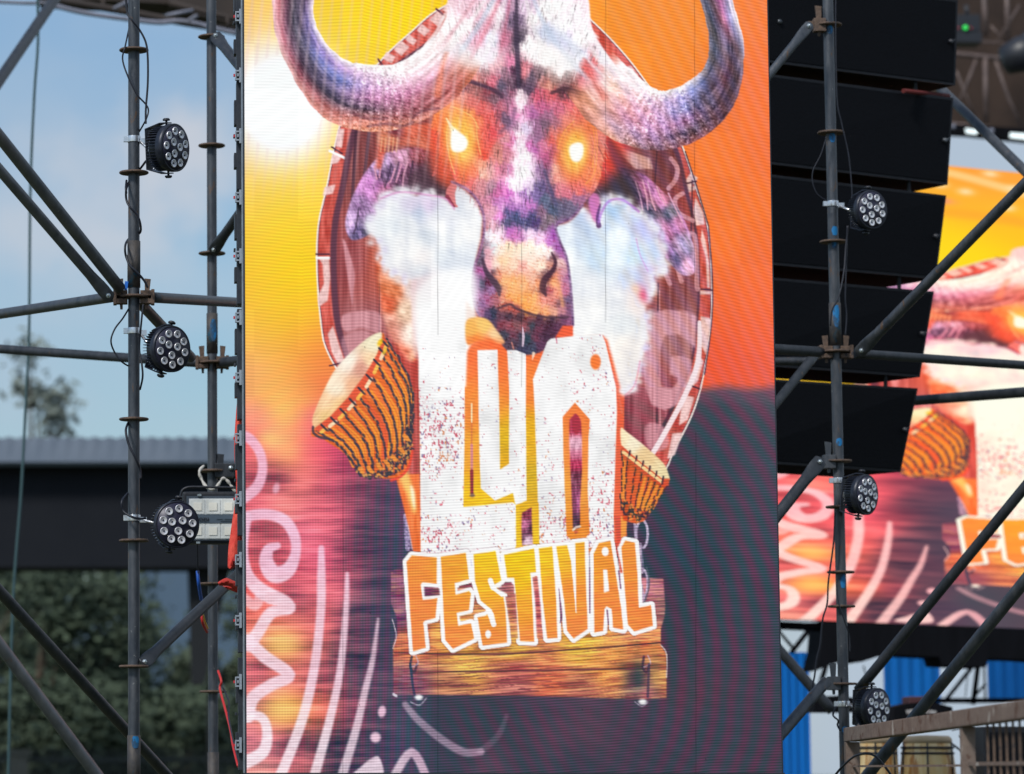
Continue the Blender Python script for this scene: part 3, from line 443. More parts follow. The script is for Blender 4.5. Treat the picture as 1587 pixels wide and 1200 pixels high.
face = [(640, 110), (660, 80), (690, 30), (715, -30), (890, -30), (920, 50), (960, 110), (985, 140), (975, 160), (945, 175), (940, 210), (935, 250), (925, 290), (905, 315), (885, 338), (862, 350), (868, 375), (878, 400), (884, 440), (886, 480), (888, 505), (870, 520), (848, 540), (825, 550), (800, 548), (782, 540), (766, 512), (760, 500), (742, 490), (735, 470), (732, 440), (738, 410), (747, 385), (750, 360), (749, 330), (738, 308), (722, 292), (705, 280), (698, 260), (690, 240), (676, 225), (668, 200), (672, 175), (655, 165), (640, 140)]
fp += [(730, 20, 225, 190, 205), (750, 40, 215, 165, 185), (720, 40, 240, 232, 235), (700, 50, 245, 240, 240), (770, 20, 235, 215, 225), (790, 10, 190, 150, 180), (800, 30, 110, 90, 120), (815, 10, 210, 190, 215), (830, 30, 245, 238, 240), (850, 10, 248, 245, 245), (870, 40, 240, 240, 245), (850, 50, 200, 210, 230), (895, 60, 250, 248, 248), (880, 60, 215, 210, 235), (740, 60, 225, 160, 185), (760, 60, 215, 225, 240), (660, 120, 240, 225, 220), (645, 130, 235, 190, 185), (660, 150, 245, 130, 70), (650, 150, 225, 130, 120), (965, 140, 240, 190, 190), (945, 155, 235, 130, 90), (960, 165, 240, 130, 80)]
F_ = field(fp, 34, 2.3)
WARM = np.array([1.03, 1.0, 1.0], np.float32)
def desat(b, k): g = b.mean(-1, keepdims=True) * WARM; return b + (g - b) * k
def facecol(X, Y):
    r = np.clip((370 - Y) / 60, 0, 1)
    wx = (fbm(X / 4, Y / 10, 55, 3) - .5); wy = (fbm(X / 5, Y / 7, 56, 3) - .5)
    b = desat(F_(X + wx * 8, Y + wy * (10 + 8 * r)), .14) * WARM; b = b + (1 - b) * .07; b = b + (b - .6) * .22
    a1 = fbm((X + (Y - 200) * .3 * np.sign(X - 803)) / 2.2, Y / 12, 51, 3) - .5
    a2 = fbm(X / 3.2, Y / 3.2, 52, 3) - .5
    cell = np.abs(noise(X / 5, Y / 5, 91) - .5) + np.abs(noise(X / 3, Y / 3.4, 92) - .5) * .6
    b = b - ((np.clip(.16 - cell, 0, 1) * 1.7) * (1 - r))[..., None] * np.array([.6, 1, 1.1], np.float32)
    return np.clip(b + (a1 * .26 * r + a2 * .14)[..., None], 0, 1.05)
poly(face, facecol, .9, 1, True)
_fx = []; _rr = np.random.RandomState(12)
while len(_fx) < 2000:
    x = 655 + _rr.rand() * 300; y = -10 + _rr.rand() * 400
    if y > 335 and not (752 < x < 862): continue
    if y < 112 and not (664 + (110 - y) * .42 < x < 950 - (110 - y) * .55): continue
    if y > 165 and not (672 < x < 940): continue
    if y > 270 and not (705 + (y - 270) * .7 < x < 925 - (y - 270) * .9): continue
    _fx.append((x, y))
_A = np.array(_fx, np.float32); _Cf = desat(F_(_A[None, :, 0], _A[None, :, 1])[0], .16) * WARM
for (x, y), cc in zip(_fx, _Cf):
    fl_ = (x - 803) / 150; up_ = y < 130
    dx = fl_ * (5 if not up_ else -3) + _rr.randn() * 1.4; dy = 5 + _rr.rand() * 9; g = .97 + _rr.randn() * .30
    stroke([(x, y), (x + dx * .5, y + dy * .5), (x + dx, y + dy)], [1.6, 1.5, .6], np.clip(cc * g + (.04 if g > 1 else 0), 0, 1.03), .8, .6, False)
for k_, (P_, cc_, w_) in enumerate([([(760, -14), (725, 40), (690, 84), (668, 128)], (252, 250, 250), 7), ([(772, -14), (742, 40), (712, 84), (694, 118)], (196, 214, 232), 8), ([(780, -14), (756, 40), (730, 90)], (228, 130, 150), 6), ([(786, -10), (770, 40), (752, 84)], (248, 240, 244), 8), ([(745, -14), (708, 40), (672, 90), (650, 120)], (226, 168, 180), 6), ([(790, 0), (782, 50), (772, 96)], (205, 110, 135), 5),
    ([(835, -10), (862, 40), (905, 90), (945, 126)], (250, 248, 250), 8), ([(825, -6), (850, 50), (890, 100), (930, 140)], (204, 216, 236), 8), ([(866, -12), (900, 50), (940, 106), (975, 138)], (244, 236, 240), 6), ([(815, 0), (830, 50), (856, 96)], (246, 240, 240), 8), ([(905, 92), (925, 118), (945, 142)], (216, 92, 92), 7)]):
    stroke(P_, [w_ * .7, w_, w_, w_ * .5][:len(P_)], tex(c(*cc_), .22, 60, 5, 2.5, 300 + k_), 4.5, .62)
stroke([(801, -20), (800, 40), (802, 90), (804, 135)], [4, 7, 8, 5], c(62, 48, 70), 3, .85)
stroke([(708, 130), (725, 126), (745, 132), (765, 140), (778, 150)], [5, 6, 6, 6, 5], c(72, 44, 66), 3, .9); stroke([(855, 144), (878, 138), (900, 146), (918, 156)], [5, 7, 7, 4], c(76, 42, 52), 3, .9)
stroke([(775, 205), (792, 190), (798, 170)], 6, c(100, 80, 110), 5, .5); stroke([(844, 265), (852, 290), (862, 318)], 5, c(70, 70, 110), 3, .7)
for k in range(60):            # single hairs and wrinkles
    x = 700 + rst.rand() * 230; y = 20 + rst.rand() * 330
    if y > 300 and not (750 < x < 870): continue
    dx = (x - 803) * .06 + rst.randn() * 2; L = 6 + rst.rand() * 14; dark = rst.rand() < .45
    stroke([(x, y), (x + dx, y + L)], 1.2, c(90, 50, 80) if dark else c(252, 225, 228), 1, .18 + .2 * rst.rand(), False)
for k in range(170):            # skin cells of the muzzle
    x = 772 + rst.rand() * 80; y = 380 + rst.rand() * 100; t = rst.rand() * 3.1; stroke([(x, y), (x + 4 * np.cos(t), y + 4 * np.sin(t))], 1.1, c(215, 120, 85) if rst.rand() < .6 else c(255, 235, 205), .8, .45, False)
stroke([(766, 384), (756, 396), (754, 410), (760, 424)], [3, 5, 6, 4], c(236, 176, 188), 3, .7); stroke([(748, 402), (753, 420), (763, 434), (772, 446), (774, 458)], [4, 7, 9, 9, 4], c(66, 44, 66), 2.5, .9); stroke([(855, 392), (861, 406), (856, 420), (845, 432), (841, 446), (846, 458)], [3, 5, 7, 10, 10, 4], c(66, 32, 50), 2.2, .92)
blob(812, 394, 30, 11, c(255, 240, 220), .6, 0, 3); blob(782, 404, 12, 12, c(252, 220, 180), .5); blob(806, 450, 26, 20, c(252, 186, 116), .35); stroke([(862, 432), (868, 452), (872, 474)], 5, c(240, 165, 115), 3, .6)
stroke([(772, 478), (790, 472), (800, 478), (826, 488), (850, 492), (880, 492)], [3, 4, 4, 4, 4, 3], c(70, 44, 58), 2.5, .8)
stroke([(810, 508), (811, 522), (810, 536)], [2, 4, 3], c(232, 205, 225), 1, .9); stroke([(793, 531), (796, 541)], 2.4, c(225, 140, 120), 1, .7)
stroke([(700, 282), (722, 292), (738, 308), (749, 332), (750, 360), (744, 388), (736, 412), (732, 440), (735, 470), (744, 491)], 4, tex(c(150, 110, 155), .3, 0, 4, 4, 5), 2.5, .85); stroke([(903, 318), (885, 338), (862, 350), (868, 375), (878, 400), (884, 440), (887, 480), (888, 504)], 4, tex(c(130, 95, 140), .3, 0, 4, 4, 6), 2.5, .85)
# glowing eyes
for ex, ey, w, h, rot in ((712, 215, 20, 40, -6), (890, 235, 17, 34, 5)):
    blob(ex, ey, w * 2.2, h * 1.5, tex(c(238, 100, 66), .22, 70, 14, 4, 7), .38, rot, 3); blob(ex, ey, w * 1.4, h * 1.2, tex(c(248, 138, 66), .22, 80, 16, 4, 8, 3, (.5, 1, .8)), .85, rot, 4); blob(ex + 2, ey, w * 1.08, h * .9, tex(c(254, 202, 88), .16, 80, 14, 4, 9, 3, (.3, 1, 1)), .95, rot, 4)
for P in ([(694, 195), (692, 215), (697, 245), (705, 270)], [(738, 190), (740, 215), (745, 240)], [(700, 165), (730, 180), (742, 200)]): stroke(P, 1.6, c(255, 205, 120), 1, .7)
for P in ([(865, 230), (874, 205), (890, 188)], [(918, 190), (922, 225), (918, 260)], [(912, 170), (925, 210), (922, 265), (908, 285)]): stroke(P, 1.6, c(255, 170, 80), 1, .7)
poly([(699, 203), (703, 198), (712, 205), (721, 212), (725, 222), (720, 233), (708, 236), (699, 230)], c(255, 255, 250), 1.2, 1, True); poly([(882, 232), (886, 224), (897, 221), (904, 226), (903, 242), (896, 251), (886, 248)], c(255, 255, 250), 1.2, 1, True); stroke([(692, 184), (701, 200)], [2, 6], c(255, 240, 190), 2, .9)
blob(675, 163, 14, 12, c(250, 140, 60), .7); blob(922, 185, 12, 18, c(250, 125, 45), .8, 20); blob(932, 172, 10, 8, c(252, 130, 40), .8)

# horns
def horn(P, wd, rows, seed, ridge):
    Q = smooth(np.c_[np.array(P, np.float32), np.array(wd, np.float32)], False, 6); sl = box(Q[:, :2], max(wd) + 3)
    X, Y = GX[sl], GY[sl]; d, S, T, W, L = dist(Q[:, :2], X, Y, Q[:, 2])
    wob = (fbm(S / 14, S * 0 + .5, seed) - .5) * 3; t = T / (W + wob * .5); m = np.clip((W + wob - np.abs(T)) / 1.4 + .5, 0, 1) * ((S > .5) & (S < L - .5))
    fade = np.clip((L - S) / 26, 0, 1); m = m * fade
    R = np.array(rows, np.float32) / 255; nr, nc = R.shape[:2]; u = np.clip(S / L, 0, .9999) * (nr - 1); v = np.clip((t + 1) / 2, 0, .9999) * (nc - 1)
    iu = u.astype(int); iv = v.astype(int); fu = (u - iu)[..., None]; fv = (v - iv)[..., None]
    col = (R[iu, iv] * (1 - fv) + R[iu, iv + 1] * fv) * (1 - fu) + (R[iu + 1, iv] * (1 - fv) + R[iu + 1, iv + 1] * fv) * fu
    long = fbm(S / 22, t * 9, seed + 1, 3) - .5; rg = np.clip((S / L - ridge[0]) / .12, 0, 1) * np.clip((ridge[1] - S / L) / .12, 0, 1)
    q = S + 8 * t * t + 6 * (fbm(S / 16, t * 2, seed + 4) - .5)
    rd = (np.sin(q / 2.1) * .5) * rg * (1 - .5 * np.abs(t)); sp = fbm(X / 2.6, Y / 2.6, seed + 9, 2) - .5
    col = (col - .55) * 1.08 + .60 + (long * .50 * (1 - rg * .5) + rd * .20 + sp * .46 * (.25 + rg))[..., None] * np.array([1, .9, .97], np.float32)
    col = desat(col, .30) * WARM * .96; col = col + (np.clip(fbm(X / 3, Y / 3, seed + 20, 3) - .60, 0, 1) * 1.1 * (.3 + rg))[..., None]
    put(sl, m, np.clip(col, 0, 1.05))
# columns run from the outer (convex) edge to the inner one
horn([(454, -12), (455, 30), (464, 62), (480, 92), (503, 121), (532, 143), (570, 152), (612, 150), (652, 134), (688, 104), (712, 70)], [32, 32, 33, 36, 42, 50, 52, 50, 48, 46, 44],
 [[(245, 190, 200), (225, 120, 130), (110, 45, 70), (70, 60, 82), (72, 62, 90), (110, 80, 120), (235, 225, 240)][::-1], [(245, 200, 200), (180, 80, 100), (85, 50, 78), (62, 62, 84), (84, 70, 110), (110, 100, 190), (245, 240, 250)][::-1],
  [(238, 170, 160), (150, 62, 84), (72, 52, 80), (66, 62, 96), (96, 110, 200), (140, 120, 215), (250, 248, 252)][::-1], [(225, 130, 110), (185, 90, 90), (66, 58, 86), (100, 90, 150), (100, 120, 215), (190, 150, 225), (250, 250, 252)][::-1],
  [(240, 130, 80), (225, 115, 95), (95, 62, 90), (190, 110, 170), (205, 150, 215), (220, 190, 225), (252, 250, 250)][::-1], [(235, 130, 100), (150, 60, 70), (190, 90, 120), (205, 110, 165), (225, 175, 205), (240, 228, 235), (252, 250, 250)][::-1],
  [(215, 100, 80), (190, 80, 80), (225, 125, 120), (220, 150, 180), (235, 205, 215), (240, 230, 232), (250, 248, 246)][::-1], [(240, 120, 60), (235, 120, 70), (235, 150, 120), (238, 205, 200), (235, 225, 225), (240, 235, 235), (250, 248, 246)][::-1]], 90, (.42, .8))
horn([(1107, -12), (1117, 25), (1125, 60), (1125, 92), (1117, 124), (1098, 152), (1066, 176), (1024, 187), (982, 176), (945, 148), (912, 110)], [24, 24, 26, 28, 33, 40, 44, 46, 50, 52, 48],
 [[(240, 235, 245), (150, 130, 200), (190, 80, 140), (85, 60, 90), (60, 62, 84), (120, 110, 130)], [(245, 240, 250), (140, 150, 215), (200, 100, 160), (90, 52, 80), (52, 58, 78), (140, 130, 150)], [(160, 160, 190), (90, 62, 90), (72, 56, 82), (130, 110, 150), (52, 58, 78), (90, 90, 110)],
  [(110, 70, 90), (66, 48, 72), (105, 50, 78), (90, 60, 88), (66, 60, 90), (190, 180, 200)], [(90, 50, 70), (90, 48, 72), (66, 52, 84), (80, 70, 110), (110, 130, 215), (245, 242, 250)], [(150, 62, 70), (80, 56, 82), (165, 100, 165), (130, 130, 210), (170, 150, 225), (250, 250, 252)],
  [(110, 66, 86), (150, 95, 150), (195, 130, 190), (205, 140, 190), (215, 170, 210), (250, 250, 252)], [(225, 150, 120), (185, 140, 170), (215, 130, 160), (225, 150, 170), (235, 200, 215), (250, 250, 250)], [(235, 140, 110), (230, 150, 120), (235, 170, 150), (235, 190, 170), (235, 215, 220), (248, 248, 250)],
  [(240, 120, 50), (240, 130, 80), (225, 190, 200), (225, 200, 210), (235, 225, 230), (250, 248, 250)]][::1], 130, (.4, .85))
for P in ([(640, 190), (622, 196), (600, 192), (570, 196)], [(680, 168), (655, 172), (640, 182)], [(545, 175), (570, 184), (600, 184)]): stroke(P, 4, c(95, 45, 60), 3, .6)
stroke([(640, 100), (655, 84), (676, 50), (690, 22)], 5, c(252, 250, 250), 3, .7); stroke([(896, 25), (925, 68), (958, 112), (990, 140)], 6, c(252, 250, 252), 3, .6)
poly([(700, 70), (760, 75), (785, 95), (760, 110), (715, 104)], c(240, 238, 242), 7, .55, True); poly([(822, 66), (870, 74), (900, 100), (880, 118), (840, 105)], c(252, 250, 248), 7, .7, True); poly([(830, 40), (870, 48), (905, 84), (880, 78), (840, 58)], c(196, 208, 232), 6, .6, True)
stroke([(692, 84), (684, 112), (678, 146)], [5, 9, 12], tex(c(238, 118, 70), .3, 80, 8, 2, 4), 7, .5); stroke([(905, 100), (922, 128), (936, 150)], 12, tex(c(226, 100, 98), .3, 60, 8, 2, 4), 7, .5)

# ---- big white letters L U O

def distress(X, Y):
    b = np.ones(X.shape + (3,), np.float32) * c(254, 254, 254)
    b = b - (np.clip(fbm(X / 30, Y / 50, 66) - .42, 0, 1) * .22)[..., None]; s = fbm(X / 2.0, Y / 3.4, 67, 2) * 1.25 - .06
    f = field([(690, 640, 1, 0, 0), (690, 705, 1.2, 0, 0), (680, 800, .5, 0, 0), (670, 825, 1.2, 0, 0), (720, 825, .8, 0, 0), (755, 825, .6, 0, 0), (700, 560, .05, 0, 0), (665, 560, .15, 0, 0), (750, 560, .4, 0, 0), (750, 700, .15, 0, 0), (800, 600, .15, 0, 0), (860, 560, .25, 0, 0), (860, 700, .25, 0, 0), (855, 730, .5, 0, 0), (865, 820, .9, 0, 0), (925, 625, .5, 0, 0), (930, 700, .4, 0, 0), (925, 820, .9, 0, 0), (945, 730, .8, 0, 0), (780, 760, .3, 0, 0), (700, 760, .35, 0, 0), (690, 520, 0, 0, 0)], 300)(X, Y)[..., 0] * 255
    k = np.clip((s - (.885 - .22 * np.clip(f, 0, 1.3))) / .10, 0, 1) * np.clip((fbm(X / 12, Y / 7, 70, 3) - .60 + .26 * f) * 9, 0, 1)
    t = noise(X / 6, Y / 6, 71); ink = np.where((t < .55)[..., None], c(205, 75, 95), np.where((t < .75)[..., None], c(130, 110, 150), c(215, 120, 70)))
    return b + (ink - b) * (k * .85)[..., None]
LUO = [[(650, 480), (722, 470), (722, 540), (720, 600), (720, 680), (718, 786), (795, 779), (799, 782), (800, 846), (797, 852), (718, 866), (652, 862), (651, 700), (649, 590)],     # L
       [(740, 543), (771, 542), (774, 640), (775, 728), (789, 719), (789, 600), (786, 543), (800, 543), (815, 549), (815, 640), (816, 776), (799, 783), (795, 764), (767, 776), (745, 757), (743, 700), (742, 640)],  # U
       [(854, 525), (862, 524), (888, 520), (933, 519), (938, 530), (955, 602), (956, 640), (954, 700), (951, 800), (952, 842), (910, 850), (908, 834), (914, 826), (911, 760), (912, 680), (914, 650), (891, 624), (872, 646), (873, 700), (876, 780), (878, 830), (886, 838), (905, 836), (905, 852), (836, 848), (834, 790), (831, 700), (828, 620), (826, 588), (848, 530)]]
poly([(840, 640), (900, 640), (920, 850), (838, 850)], OR, .4)
for P in LUO: poly(P, distress, .45)
poly([(649, 480), (651, 470), (724, 462), (722, 500)], WHITE, 3, .9); poly([(652, 440), (735, 420), (733, 520), (724, 530), (652, 530)], WHITE, 5, .85, True)
poly([(722, 465), (732, 480), (742, 495), (730, 520), (722, 530)], c(248, 225, 215), 2, .7)
poly([(722, 500), (735, 492), (755, 495), (770, 512), (782, 532), (760, 531), (742, 528), (724, 534)], field([(730, 510, 250, 180, 80), (750, 505, 253, 205, 110), (765, 520, 252, 215, 160), (735, 530, 250, 130, 50), (760, 530, 245, 105, 45)], 30), 1.2, .95, True)
poly([(872, 505), (888, 505), (888, 521), (860, 524)], c(243, 92, 52), .8); stroke([(827, 548), (825, 558)], [5, 1], c(255, 225, 200), .8, .9)
blob(923, 561, 8.2, 12, c(252, 122, 50), 1, 0, 12); stroke([(862, 524), (863, 532)], 1.4, c(190, 40, 80), .8, .9)
# slits of the letters
SL = tex(field([(893, 660, 190, 50, 80), (893, 690, 225, 170, 190), (893, 705, 215, 120, 150), (893, 720, 190, 45, 85), (893, 740, 130, 60, 85), (888, 780, 125, 50, 80), (898, 780, 205, 110, 165), (892, 810, 80, 45, 70), (892, 820, 70, 45, 70)], 30), .2, 0, 2.5, 9, 2)
poly([(883, 650), (892, 641), (900, 652), (902, 680), (902, 730), (899, 780), (899, 818), (888, 822), (887, 790), (884, 730), (882, 680)], SL, .7)
poly([(886, 652), (891, 642), (898, 648), (899, 665), (893, 674), (887, 664)], c(190, 48, 68), .8, 1, True); stroke([(888, 822), (892, 818), (899, 816)], 3, c(255, 235, 215), .8, .9); poly([(889, 823), (897, 823), (892, 829)], c(195, 90, 60), .7)
poly([(801, 786), (828, 775), (835, 780), (836, 845), (830, 845), (800, 847)], OR, .4)
poly([(809, 795), (824, 786), (824, 800), (826, 845), (809, 846), (808, 815)], tex(field([(815, 795, 150, 55, 80), (815, 815, 200, 110, 150), (822, 820, 90, 45, 70), (815, 840, 240, 210, 225), (810, 838, 100, 50, 80)], 16), .2, 0, 3, 4, 2), .7)
stroke([(731, 626), (731, 654)], 2.4, c(255, 235, 190), .7, .95, False); stroke([(731, 656), (731, 690)], 2.6, c(225, 120, 70), .7, .8, False); stroke([(731, 690), (731, 730)], 4, c(215, 130, 140), .8, .9, False); stroke([(731, 730), (731.5, 764)], 5.4, c(160, 52, 62), .8, 1, False); blob(732, 768, 4, 3, c(120, 95, 95), .9, 0, 4)

# ---- FESTIVAL
LT = {
 'F': [(638, 861), (677, 864), (677, 905), (655, 903), (652, 906), (655, 930), (672, 928), (678, 927), (675, 958), (659, 962), (656, 965), (660, 1004), (640, 1010), (630, 871)],
 'E': [(683, 863), (722, 857), (727, 898), (705, 904), (706, 922), (727, 916), (730, 920), (727, 946), (708, 950), (710, 970), (730, 966), (735, 990), (702, 1006), (690, 992), (688, 960)],
 'S': [(734, 859), (768, 854), (777, 900), (768, 906), (780, 922), (784, 950), (786, 996), (748, 1001), (740, 957), (753, 954), (763, 946), (745, 931), (736, 900)],
 'T': [(781, 860), (828, 850), (831, 887), (822, 888), (825, 930), (828, 995), (806, 994), (802, 950), (797, 896), (786, 896)],
 'I': [(835, 850), (856, 847), (862, 930), (864, 989), (848, 990), (841, 930)],
 'V': [(862, 847), (879, 845), (885, 870), (891, 920), (893, 950), (890, 900), (889, 842), (906, 840), (908, 900), (911, 975), (889, 990), (879, 978), (874, 930)],
 'A': [(920, 858), (928, 842), (946, 838), (953, 880), (963, 945), (966, 976), (950, 973), (948, 944), (940, 940), (937, 944), (935, 978), (921, 981), (920, 900)],
 'L': [(963, 848), (969, 838), (984, 841), (988, 890), (990, 942), (1009, 938), (1012, 970), (983, 979), (973, 968), (968, 910)]}
def fcol(X, Y):
    b = field([(640, 870, 255, 142, 55), (650, 940, 255, 135, 60), (655, 1000, 255, 135, 65), (705, 870, 255, 160, 45), (710, 940, 255, 150, 50), (710, 1000, 255, 135, 60), (750, 865, 252, 195, 20), (755, 900, 254, 178, 30), (770, 960, 255, 155, 50), (770, 995, 255, 140, 60), (805, 865, 248, 198, 10), (810, 890, 250, 190, 15), (815, 950, 254, 158, 40), (815, 990, 255, 140, 60), (845, 860, 252, 195, 25), (850, 920, 254, 160, 40), (855, 985, 255, 140, 58), (870, 855, 252, 185, 35), (895, 860, 254, 168, 35), (885, 920, 255, 145, 50), (890, 980, 255, 135, 60), (935, 860, 255, 148, 45), (940, 940, 255, 132, 55), (980, 860, 255, 142, 50), (985, 950, 255, 135, 58)], 300)(X, Y)
    return np.clip(b + ((fbm(X / 20, (Y + X * .03) / 3, 88) - .5) * .14)[..., None] * np.array([.3, 1, .3], np.float32), 0, 1)
def grow(P, w):
    for i in range(len(P)): stroke([P[i - 1], P[i]], w, WHITE, .7, 1, False)
for k, P in LT.items(): stroke(P + [P[0]], 14, c(110, 40, 60), 3, .35, False)
for k, P in LT.items():
    grow(P, 12); 
for k, P in LT.items(): poly(P, fcol, .4)
stroke([(893, 950), (887, 842)], [1, 9], WHITE, .7, 1, False)
stroke([(760, 900), (764, 911)], 8, WHITE, .8, 1, False); stroke([(764, 911), (775, 905)], 6, WHITE, .8, 1, False); stroke([(764, 911), (778, 922)], 6, WHITE, .8, 1, False)
stroke([(757, 946), (761, 952), (765, 968)], 8, WHITE, .8, 1, False); blob(756.5, 983, 4.4, 6.4, WHITE, 1, 0, 12)
stroke([(765, 968), (757, 946)], 7, WHITE, .7, 1, False)
blob(938, 855, 5.4, 7.2, WHITE, 1, 0, 12); poly([(935, 883), (941, 883), (944, 916), (936, 919)], WHITE, .5)
# peeps of wood inside the outline gaps
for P in ([(657, 909), (681, 912), (682, 923), (658, 925)], [(709, 911), (729, 905), (730, 910), (709, 916)], [(712, 955), (733, 950), (735, 958), (713, 963)], [(770, 912), (792, 902), (797, 908), (797, 930), (788, 922)], [(825, 894), (833, 893), (838, 940), (841, 988), (832, 990), (829, 930)], [(783, 925), (799, 920), (803, 990), (793, 992)], [(736, 938), (750, 944), (742, 950), (737, 950)]): poly(P, wood, .7, .95)
for P in ([(866, 912), (870, 955), (868, 965)], [(914, 880), (914, 950)], [(941, 946), (943, 968)], [(959, 885), (962, 912)]): stroke(P, [1, 4, 1.5] if len(P) == 3 else 2.4, c(120, 60, 100), .8, .85)
for x, y in ((730, 868), (775, 862), (913, 858)): stroke([(x, y), (x + 1, y + 9)], 1.5, c(170, 165, 215), 1, .5)
poly([(952, 800), (962, 800), (962, 840), (957, 850), (965, 888), (961, 888)], c(225, 82, 58), .6)

# ---- what the diodes do to the picture: row lines, module seams, interference tints
ART = np.clip(CV * .965 + .022, 0, 1)  # blacks lifted: ambient light reflected by the wall face, painted into the picture
_l = ART.max(2); lum = ART.mean(2)
low_ = np.clip((GY - 560) / 260, 0, 1); sl_ = .012 + .03 * np.clip((GX - 500) / 600, 0, 1)
dk = np.clip((.62 - lum) * 3.0, 0, 1); br = 1 - lum
wob = (fbm(GX / 60, GY / 60, 201, 2) - .5) * 3
row = np.sin((GY + GX * sl_ + wob * .35) * 2 * np.pi / 4.3)
hat = np.sin((GY - (GX - 790) * (.10 + .16 * np.sign(GX - 560) * (GX > 470)) + wob) * 2 * np.pi / 5.2)
MO = ART * (1 + row * (.03 + low_ * (.075 + .24 * br)))[..., None]
MO = MO * (1 + hat * (1 - low_) * (.02 + .15 * np.clip(br, 0, .6)))[..., None]
col_ = np.sin((GX + wob * .3) * 2 * np.pi / 4.3); MO = MO * (1 + col_ * low_ * np.clip((720 - GX) / 200, 0, 1) * np.clip(br * 1.6, 0, 1) * .10)[..., None]
MO = MO * (1 - .15 * np.clip((GY - 600) / 30, 0, 1) * np.clip((GX - 620) / 60, 0, 1) * dk)[..., None]
# interference rings in the dark right, upright bands in the left
rr_ = np.sqrt((GX - 700) ** 2 + (GY - 1040) ** 2) + wob * 3
mo = np.sin(rr_ * 2 * np.pi / 27) * np.clip((GY - 590) / 40, 0, 1) * np.clip((GX - 880) / 150, 0, 1)
mo = mo + .6 * np.sin((GX - 800 + (GY - 1100) * -.5) * 2 * np.pi / 26) * np.clip((GY - 1075) / 30, 0, 1) * np.clip((960 - GX) / 80, 0, 1) * np.clip((GX - 660) / 60, 0, 1)
mo = mo + .55 * np.sin((GX + GY * .04) * 2 * np.pi / 15.5) * np.clip((GY - 640) / 100, 0, 1) * np.clip((700 - GX) / 60, 0, 1)
MO = MO + (mo * dk)[..., None] * np.array([.085, -.034, -.006], np.float32) * (.35 + .9 * fbm(GX / 90, GY / 110, 240, 2))[..., None]
MO = MO + (row * dk * low_ * .05)[..., None] * np.array([1.3, -.5, .3], np.float32)
up = np.clip((GY < 330) * (330 - GY) / 120, 0, 1) * (GX < 720)
st = np.clip(np.sin((GX + GY * .10) * 2 * np.pi / 15.5) - .1, 0, 1) * up * (lum < .97)
MO = MO + (np.array([.90, .78, .80], np.float32) - MO) * (st * .30)[..., None]
st2 = np.sin((GX * .8 - GY * .55 + .0006 * (GX - 900) ** 2) * 2 * np.pi / 24) * np.clip((GX - 880) / 80, 0, 1) * (GY < 600)
MO = MO + (st2 * .022 * (lum < .9))[..., None] * np.array([-.3, .5, 1.9], np.float32)
_t = _hash(np.floor((GX - 531 + 411) / 68.5), np.floor(GY / 68.5), 5); MO = MO * (1 + (_t - .5) * .045)[..., None]
MO = np.clip(MO, 0, 1)
for _ in range(16):
    i_, j_ = rs.randint(120, 930), rs.randint(300, 1500); MO[j_:j_ + 2, i_:i_ + 1] *= .5
for xs, y0, y1 in ((531, 690, 1210), (678, 210, 520), (808, 300, 600), (938, 0, 500), (1076, 0, 430), (1078, 670, 1210), (678, 1010, 1210)):
    i = int(xs - OX); j0, j1 = int(y0 - OY), int(y1 - OY); MO[j0:j1, i:i + 1] *= .72
# ---------------------------------------------------------------- helpers
rnd = random.Random(11)
cP, sP = math.cos(PITCH), math.sin(PITCH)
def P(px, py, Y):
    """the world point at depth Y that was measured at this pixel of the photograph"""
    up = -(py - PPY) / F_PX; wy = cP - up * sP; t = Y / wy
    return Vector(((px - PPX) / F_PX * t, Y, EYE.z + (sP + up * cP) * t))
def proj(X, Y, Z):
    dz = Z - EYE.z; f = Y * cP + dz * sP; u = -Y * sP + dz * cP
    return PPX + F_PX * X / f, PPY - F_PX * u / f
def tag(o, label=None, cat=None, group=None, kind=None):
    if label: o['label'] = label
    if cat: o['category'] = cat
    if group: o['group'] = group
    if kind: o['kind'] = kind
    return o
def empty(name, loc=(0, 0, 0), rot=(0, 0, 0)):
    o = bpy.data.objects.new(name, None); COL.objects.link(o); o.location = loc; o.rotation_euler = rot; o.empty_display_size = .1; return o
